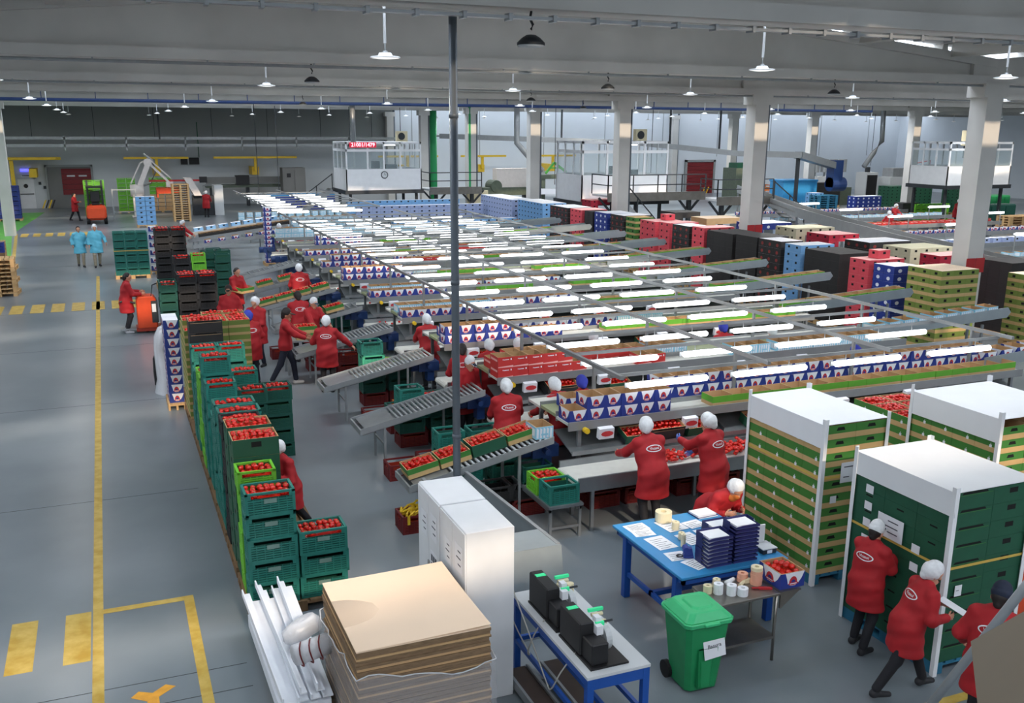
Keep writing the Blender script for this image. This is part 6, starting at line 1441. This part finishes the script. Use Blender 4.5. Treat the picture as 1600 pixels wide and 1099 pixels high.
    # cloth folds
    fold = .004*np.sin(v[:, 2]*38+v[:, 0]*14)+.004*np.sin(v[:, 0]*31+v[:, 2]*9+3*loc[0]); nr = v-np.array([hip.x, hip.y, 0])*1.0; nr[:, 2] = 0; nr /= np.maximum(np.linalg.norm(nr, axis=1, keepdims=True), .05); v = v+nr*fold[:, None]
    coat = ob('coat' if long else 'shirt', np_mesh('coat', v, f, top), root)
    if logo:
        up = (tp(0,0,1.4)-tp(0,0,1.2)).normalized(); bk = by.normalized(); rt = up.cross(bk)*-1
        rt = bk.cross(up) if False else up.cross(bk)
        c0 = tp(0,0,1.30); b = B(); pts = []
        bvh = BVHTree.FromPolygons([tuple(p) for p in v], [tuple(q) for q in f])
        def onto(x, z):
            o_ = c0+rt*x+up*z; hit = bvh.ray_cast(o_+bk*.5, -bk)[0]
            return tuple((hit if hit else o_+bk*.12)+bk*.005)
        N = 26 if near else 18; a_, b_ = .125, .052
        outer = [onto(a_*math.cos(2*PI*i/N), b_*math.sin(2*PI*i/N)) for i in range(N)]; inner = [onto((a_-.014)*math.cos(2*PI*i/N), (b_-.012)*math.sin(2*PI*i/N)) for i in range(N)]
        for i in range(N): b.quad([outer[i], outer[(i+1) % N], inner[(i+1) % N], inner[i]])
        if near:
            n0 = len(b.v); b.v += [onto(p[0]*.052, p[1]*.052) for p in lv]; b.f += [tuple(n0+i for i in q) for q in lf]; b.m += [0]*len(lf)
        else: b.quad([onto(-.085,-.014), onto(.085,-.014), onto(.085,.016), onto(-.085,.016)])
        ob('logo', (b, 'white', False, 0, False), coat)
    # trousers and shoes
    pt = [cone(hip+Vector((0,0,.02)), hip+Vector((0,0,-.06)), .14, .13, .75, (0,1,0))]
    for s in (1,-1): pt += [cone(hip+Vector((s*.085,0,-.04)), kn[s], .095, .070), cone(kn[s], an[s]+Vector((0,0,.02)), .068, .055)]
    v, f = snet(pt, h, k=.03); ob('trousers', np_mesh('trousers', v, f, legs), root)
    for s in (1,-1):
        a = an[s]; toe = Vector((a.x+s*.02, a.y-.15, max(a.z-.055, .032))); z_ = Vector((a.x, a.y+.03, max(a.z-.05, .036)))
        v, f = snet([cone(z_, toe, .046, .034), cone(a+Vector((0,0,-.01)), z_, .046, .046)], h*.8, k=.02); v[:, 2] = np.maximum(v[:, 2], a.z-.09 if a.z > .12 else .0); ob('shoe', np_mesh('shoe', v, f, shoes), root)
    # face and headwear
    eb = B()
    for s in (1,-1): c = H(s*.033,.078,.02); eb.cyl(tuple(c), tuple(c+hfwd*.012), .011, .005, n=8)
    ob('eyes', (eb, 'hair_dark'), root); c = H(0,.098,-.062); ob('mouth', (B().cyl(tuple(c-hs*.022), tuple(c+hs*.022), .007, n=6), 'lips'), root)
    hm = hair or 'hair_dark'
    v, f = snet([cone(H(0,-.02,.035), H(0,-.012,.06), .100, .094, .9, hs), cone(H(0,-.05,.0), H(0,-.065,-.05), .078, .055, .95, hs)], h*.8, k=.03, cut=None)
    if hat: v = (v-np.array(H(0,-.02,.03)))*.955+np.array(H(0,-.02,.03))
    keep = (v-np.array(hd)) @ np.array(hfwd); ob('hair', np_mesh('hair', v, f, hm), root)
    if hat:
        mt = {'net':'net_white','cap':'net_white','blue':'cap_blue','navy':'cap_navy','dark':'hair_dark'}[hat]
        if hat in ('net','blue'): hp_ = [cone(H(0,-.03,.045), H(0,-.01,.075), .118, .105, .92, hs), cone(H(0,-.075,.0), H(0,-.085,-.03), .075, .06, .95, hs)]
        else: hp_ = [cone(H(0,-.015,.065), H(0,-.01,.085), .106, .098, .92, hs), cone(H(0,.06,.062), H(0,.155,.050), .062, .050, .22, hup)]
        v, f = snet(hp_, h*.8, k=.02); hn = ob('hairnet' if hat in ('net','blue') else 'cap', np_mesh('hairnet', v, f, mt), root)
        if hat == 'cap':
            v, f = snet([cone(H(0,.075,.062), H(0,.165,.050), .062, .046, .22, hup)], h*.8, k=.01); ob('cap_brim', np_mesh('cap_brim', v, f, 'cap_navy'), hn)
    if mask:
        v, f = snet([cone(H(0,.075,-.05), H(0,.06,-.1), .055, .05), cone(H(0,-.02,-.12), H(0,.03,-.13), .075, .07)], h*.8, k=.02); ob('scarf', np_mesh('scarf', v, f, mask), root)
    return root
def wloc(x, y): return (x, y, 0)
F_, A_ = 0, 180       # facing the camera / facing away
reach = dict(lw=(.20,-.52,1.05), rw=(-.20,-.48,1.02))
# nearest workers around the dark green pallet
person(wloc(7.74,7.92), R(100), 'worker in a red coat and white cap touching the dark green pallet', lean=6, lw=(.16,-.36,1.42), rw=(-.10,-.38,1.24), lf_=(.12,-.05,0), rf_=(-.14,.10,0), hat='cap', near=True, S_=.90, yaw=5)
person(wloc(7.46,6.98), R(74), 'worker in a red coat and hairnet striding with a paper in hand', lean=18, lw=(.10,-.40,1.12), rw=(-.18,-.36,1.08), lf_=(.10,-.36,0), rf_=(-.10,.34,.04), hat='net', near=True, S_=.90, yaw=-5)
person(wloc(7.50,5.98), R(115), 'worker in a red shirt and dark cap at the lower right corner', lean=4, lw=(.32,-.20,.98), rw=(-.52,-.12,1.12), hat='navy', near=True, S_=.99)
sheet_ = ob('paper_form', (B().box(-.10,-.14,0,.10,.14,.004), 'paper'), None, (7.86, 6.80, 1.05), label='white paper held by the striding worker', cat='paper', rot=(R(20), R(10), R(30)))
# at the nearest line
person(wloc(7.12,11.72), R(A_), 'worker in a red coat bending over the nearest belt, seen from behind', lean=20, lw=(.24,-.60,1.08), rw=(-.22,-.58,1.0), near=True, S_=1.03, yaw=-22)
person(wloc(8.12,11.62), R(196), 'worker with blue gloves at the nearest belt, turned to the left', lean=12, lw=(.12,-.58,1.25), rw=(-.12,-.55,1.0), near=True, S_=1.02, gloves='glove_blue', yaw=12)
person(wloc(7.42,10.62), R(10), 'worker in hairnet and ochre scarf stooping behind the blue table', lean=42, lw=(.16,-.45,.92), rw=(-.16,-.45,.92), drop=.12, near=True, S_=.95, mask='roll_cream' if 0 else 'crate_orange', logo=False)
# second and third lines
person(wloc(5.98,14.62), R(172), 'worker in a red coat at the second line with her back to the camera', lean=8, lw=(.20,-.42,1.02), rw=(-.24,-.40,1.0), near=True, S_=1.02)
person(wloc(6.95,14.55), R(200), 'worker in hairnet half hidden at the front of the second line', lean=14, **reach, S_=1.0)
person(wloc(7.45,14.62), R(178), 'worker in a blue cap behind the nearest line', lean=14, **reach, hat='blue', S_=.98)
person(wloc(6.02,16.95), R(20), 'worker in a white cap facing the camera by the second roller conveyor', lean=14, lw=(.16,-.35,1.0), rw=(-.16,-.35,1.0), hat='cap', logo=False)
person(wloc(6.30,17.75), R(165), 'worker in a red coat bending behind the white capped one', lean=24, **reach, hat='dark')
for i, (x, y, ht_) in enumerate(((6.95,17.85,'net'),(7.55,17.75,'net'),(9.3,17.8,'net'),(12.5,17.7,'blue'),(13.3,17.0,'net'),(6.6,20.95,'net'),(13.6,14.7,'blue'))):
    person(wloc(x,y), R(178), ('first worker from the left in hairnet at the third line','second worker from the left in hairnet at the third line','worker in hairnet at the middle of the third line','worker in a blue cap far along the third line','worker in hairnet right of the blue cap','worker in hairnet at the fourth line','blue capped worker far along the second line')[i], lean=14, **reach, hat=ht_)
# group around the crates in the middle
person(wloc(3.58,22.5), R(78), 'man in a red shirt and cap walking right with a box', lean=3, lw=(.18,-.46,1.10), rw=(-.16,-.46,1.10), lf_=(.09,-.22,0), rf_=(-.09,.30,.03), hat='dark', long=False, S_=1.04, legs='trousers_navy', shoes='shoe_white', logo=False, near=True, skin='skin_tan')
person(wloc(4.35,24.8), R(185), 'dark haired worker in red seen from behind at the steel table', lean=8, **reach, hat=None, S_=1.05)
person(wloc(4.35,21.55), R(162), 'worker in hairnet reaching right over the fourth roller conveyor', lean=8, lw=(.30,-.35,1.08), rw=(-.55,-.22,1.02), near=True, S_=1.0)
person(wloc(4.55,24.35), R(25), 'worker in a white cap facing the camera at the steel table', lean=10, **reach, hat='cap', logo=False)
person(wloc(3.25,24.6), R(-40), 'woman in hairnet and red coat turned to the crate row', lean=3, lw=(.10,-.35,1.08), rw=(-.2,-.3,1.05), logo=False, legs='trousers_navy', S_=1.02)
person(wloc(2.85,22.85), R(195), 'worker in a blue cap and red coat beside the crate row', lean=6, lw=(.22,-.3,1.1), rw=(-.22,-.3,1.1), hat='blue', legs='trousers_navy')
person(wloc(2.85,26.9), R(-15), 'worker in an open red jacket standing behind the olive boxes', hat='dark', logo=False, skin='skin_tan')
person(wloc(3.45,30.5), R(35), 'young worker in red carrying a box in front of the green stacks', lean=6, lw=(.16,-.40,1.05), rw=(-.16,-.40,1.05), hat=None, logo=False)
o = put('rl_g', 3.55, 29.95, 1.0, 'green and tan box carried by the young worker', None); o.rotation_euler = (.1, 0, R(35))
person(wloc(5.30,29.9), R(175), 'worker in a bright red coat and hairnet at the sixth line', lean=8, lw=(.25,-.35,1.0), rw=(-.25,-.35,1.0), S_=1.04)
person(wloc(2.06,13.45), R(-62), 'worker in hairnet bending behind the front crate stacks', lean=12, lw=(.15,-.35,1.2), rw=(-.15,-.35,1.2), lf_=(.1,-.05,0), rf_=(-.1,.45,.04), near=True, logo=False, S_=.92)
person(wloc(.28,30.2), R(95), 'driver in a red coat standing on the orange pallet truck', lean=6, lw=(.18,-.42,1.15), rw=(-.12,-.42,1.12), hat=None, shoes='shoe_white', logo=False, S_=1.02)
person(wloc(-1.20,45.6), R(8), 'woman in a pale blue gown walking on the left of the pair', top='coat_blue', legs='trousers_khaki', hat=None, logo=False, lf_=(.08,-.18,0), rf_=(-.08,.2,.02), lw=(.25,-.1,.95), rw=(-.28,-.02,.95), far=True)
person(wloc(-.55,45.3), R(5), 'man in a pale blue gown walking on the right of the pair', top='coat_blue', legs='trousers_khaki', hat='net', logo=False, lf_=(.1,.2,.02), rf_=(-.1,-.18,0), lw=(.38,-.1,1.0), far=True, S_=1.05)
person(wloc(-1.85,68.5), R(70), 'worker in red walking toward the orange forklift', hat=None, logo=False, lf_=(.09,-.25,0), rf_=(-.09,.28,.03), rw=(-.2,-.4,1.2), far=True)
for i, (x, y, rz, l) in enumerate(((7.0,43.9,175,'first of three workers at the far line, beside the navy stack'),(7.75,43.0,120,'second of three workers at the far line'),(9.2,44.2,170,'third of three workers at the far line'),(3.05,47.2,60,'worker in red at the lower end of the far inclined conveyors'),(6.2,68.5,160,'worker in red at the shiny chute machine'),(42.5,44.5,10,'worker in red in the right hall by the navy block'),(49.5,46.5,0,'worker in red in the right hall by the lime crates'),(38.5,40.5,170,'worker in red at the far packing lines of the right hall'))):
    person(wloc(x,y), R(rz), l, lean=10, **reach, far=True, logo=i < 4)
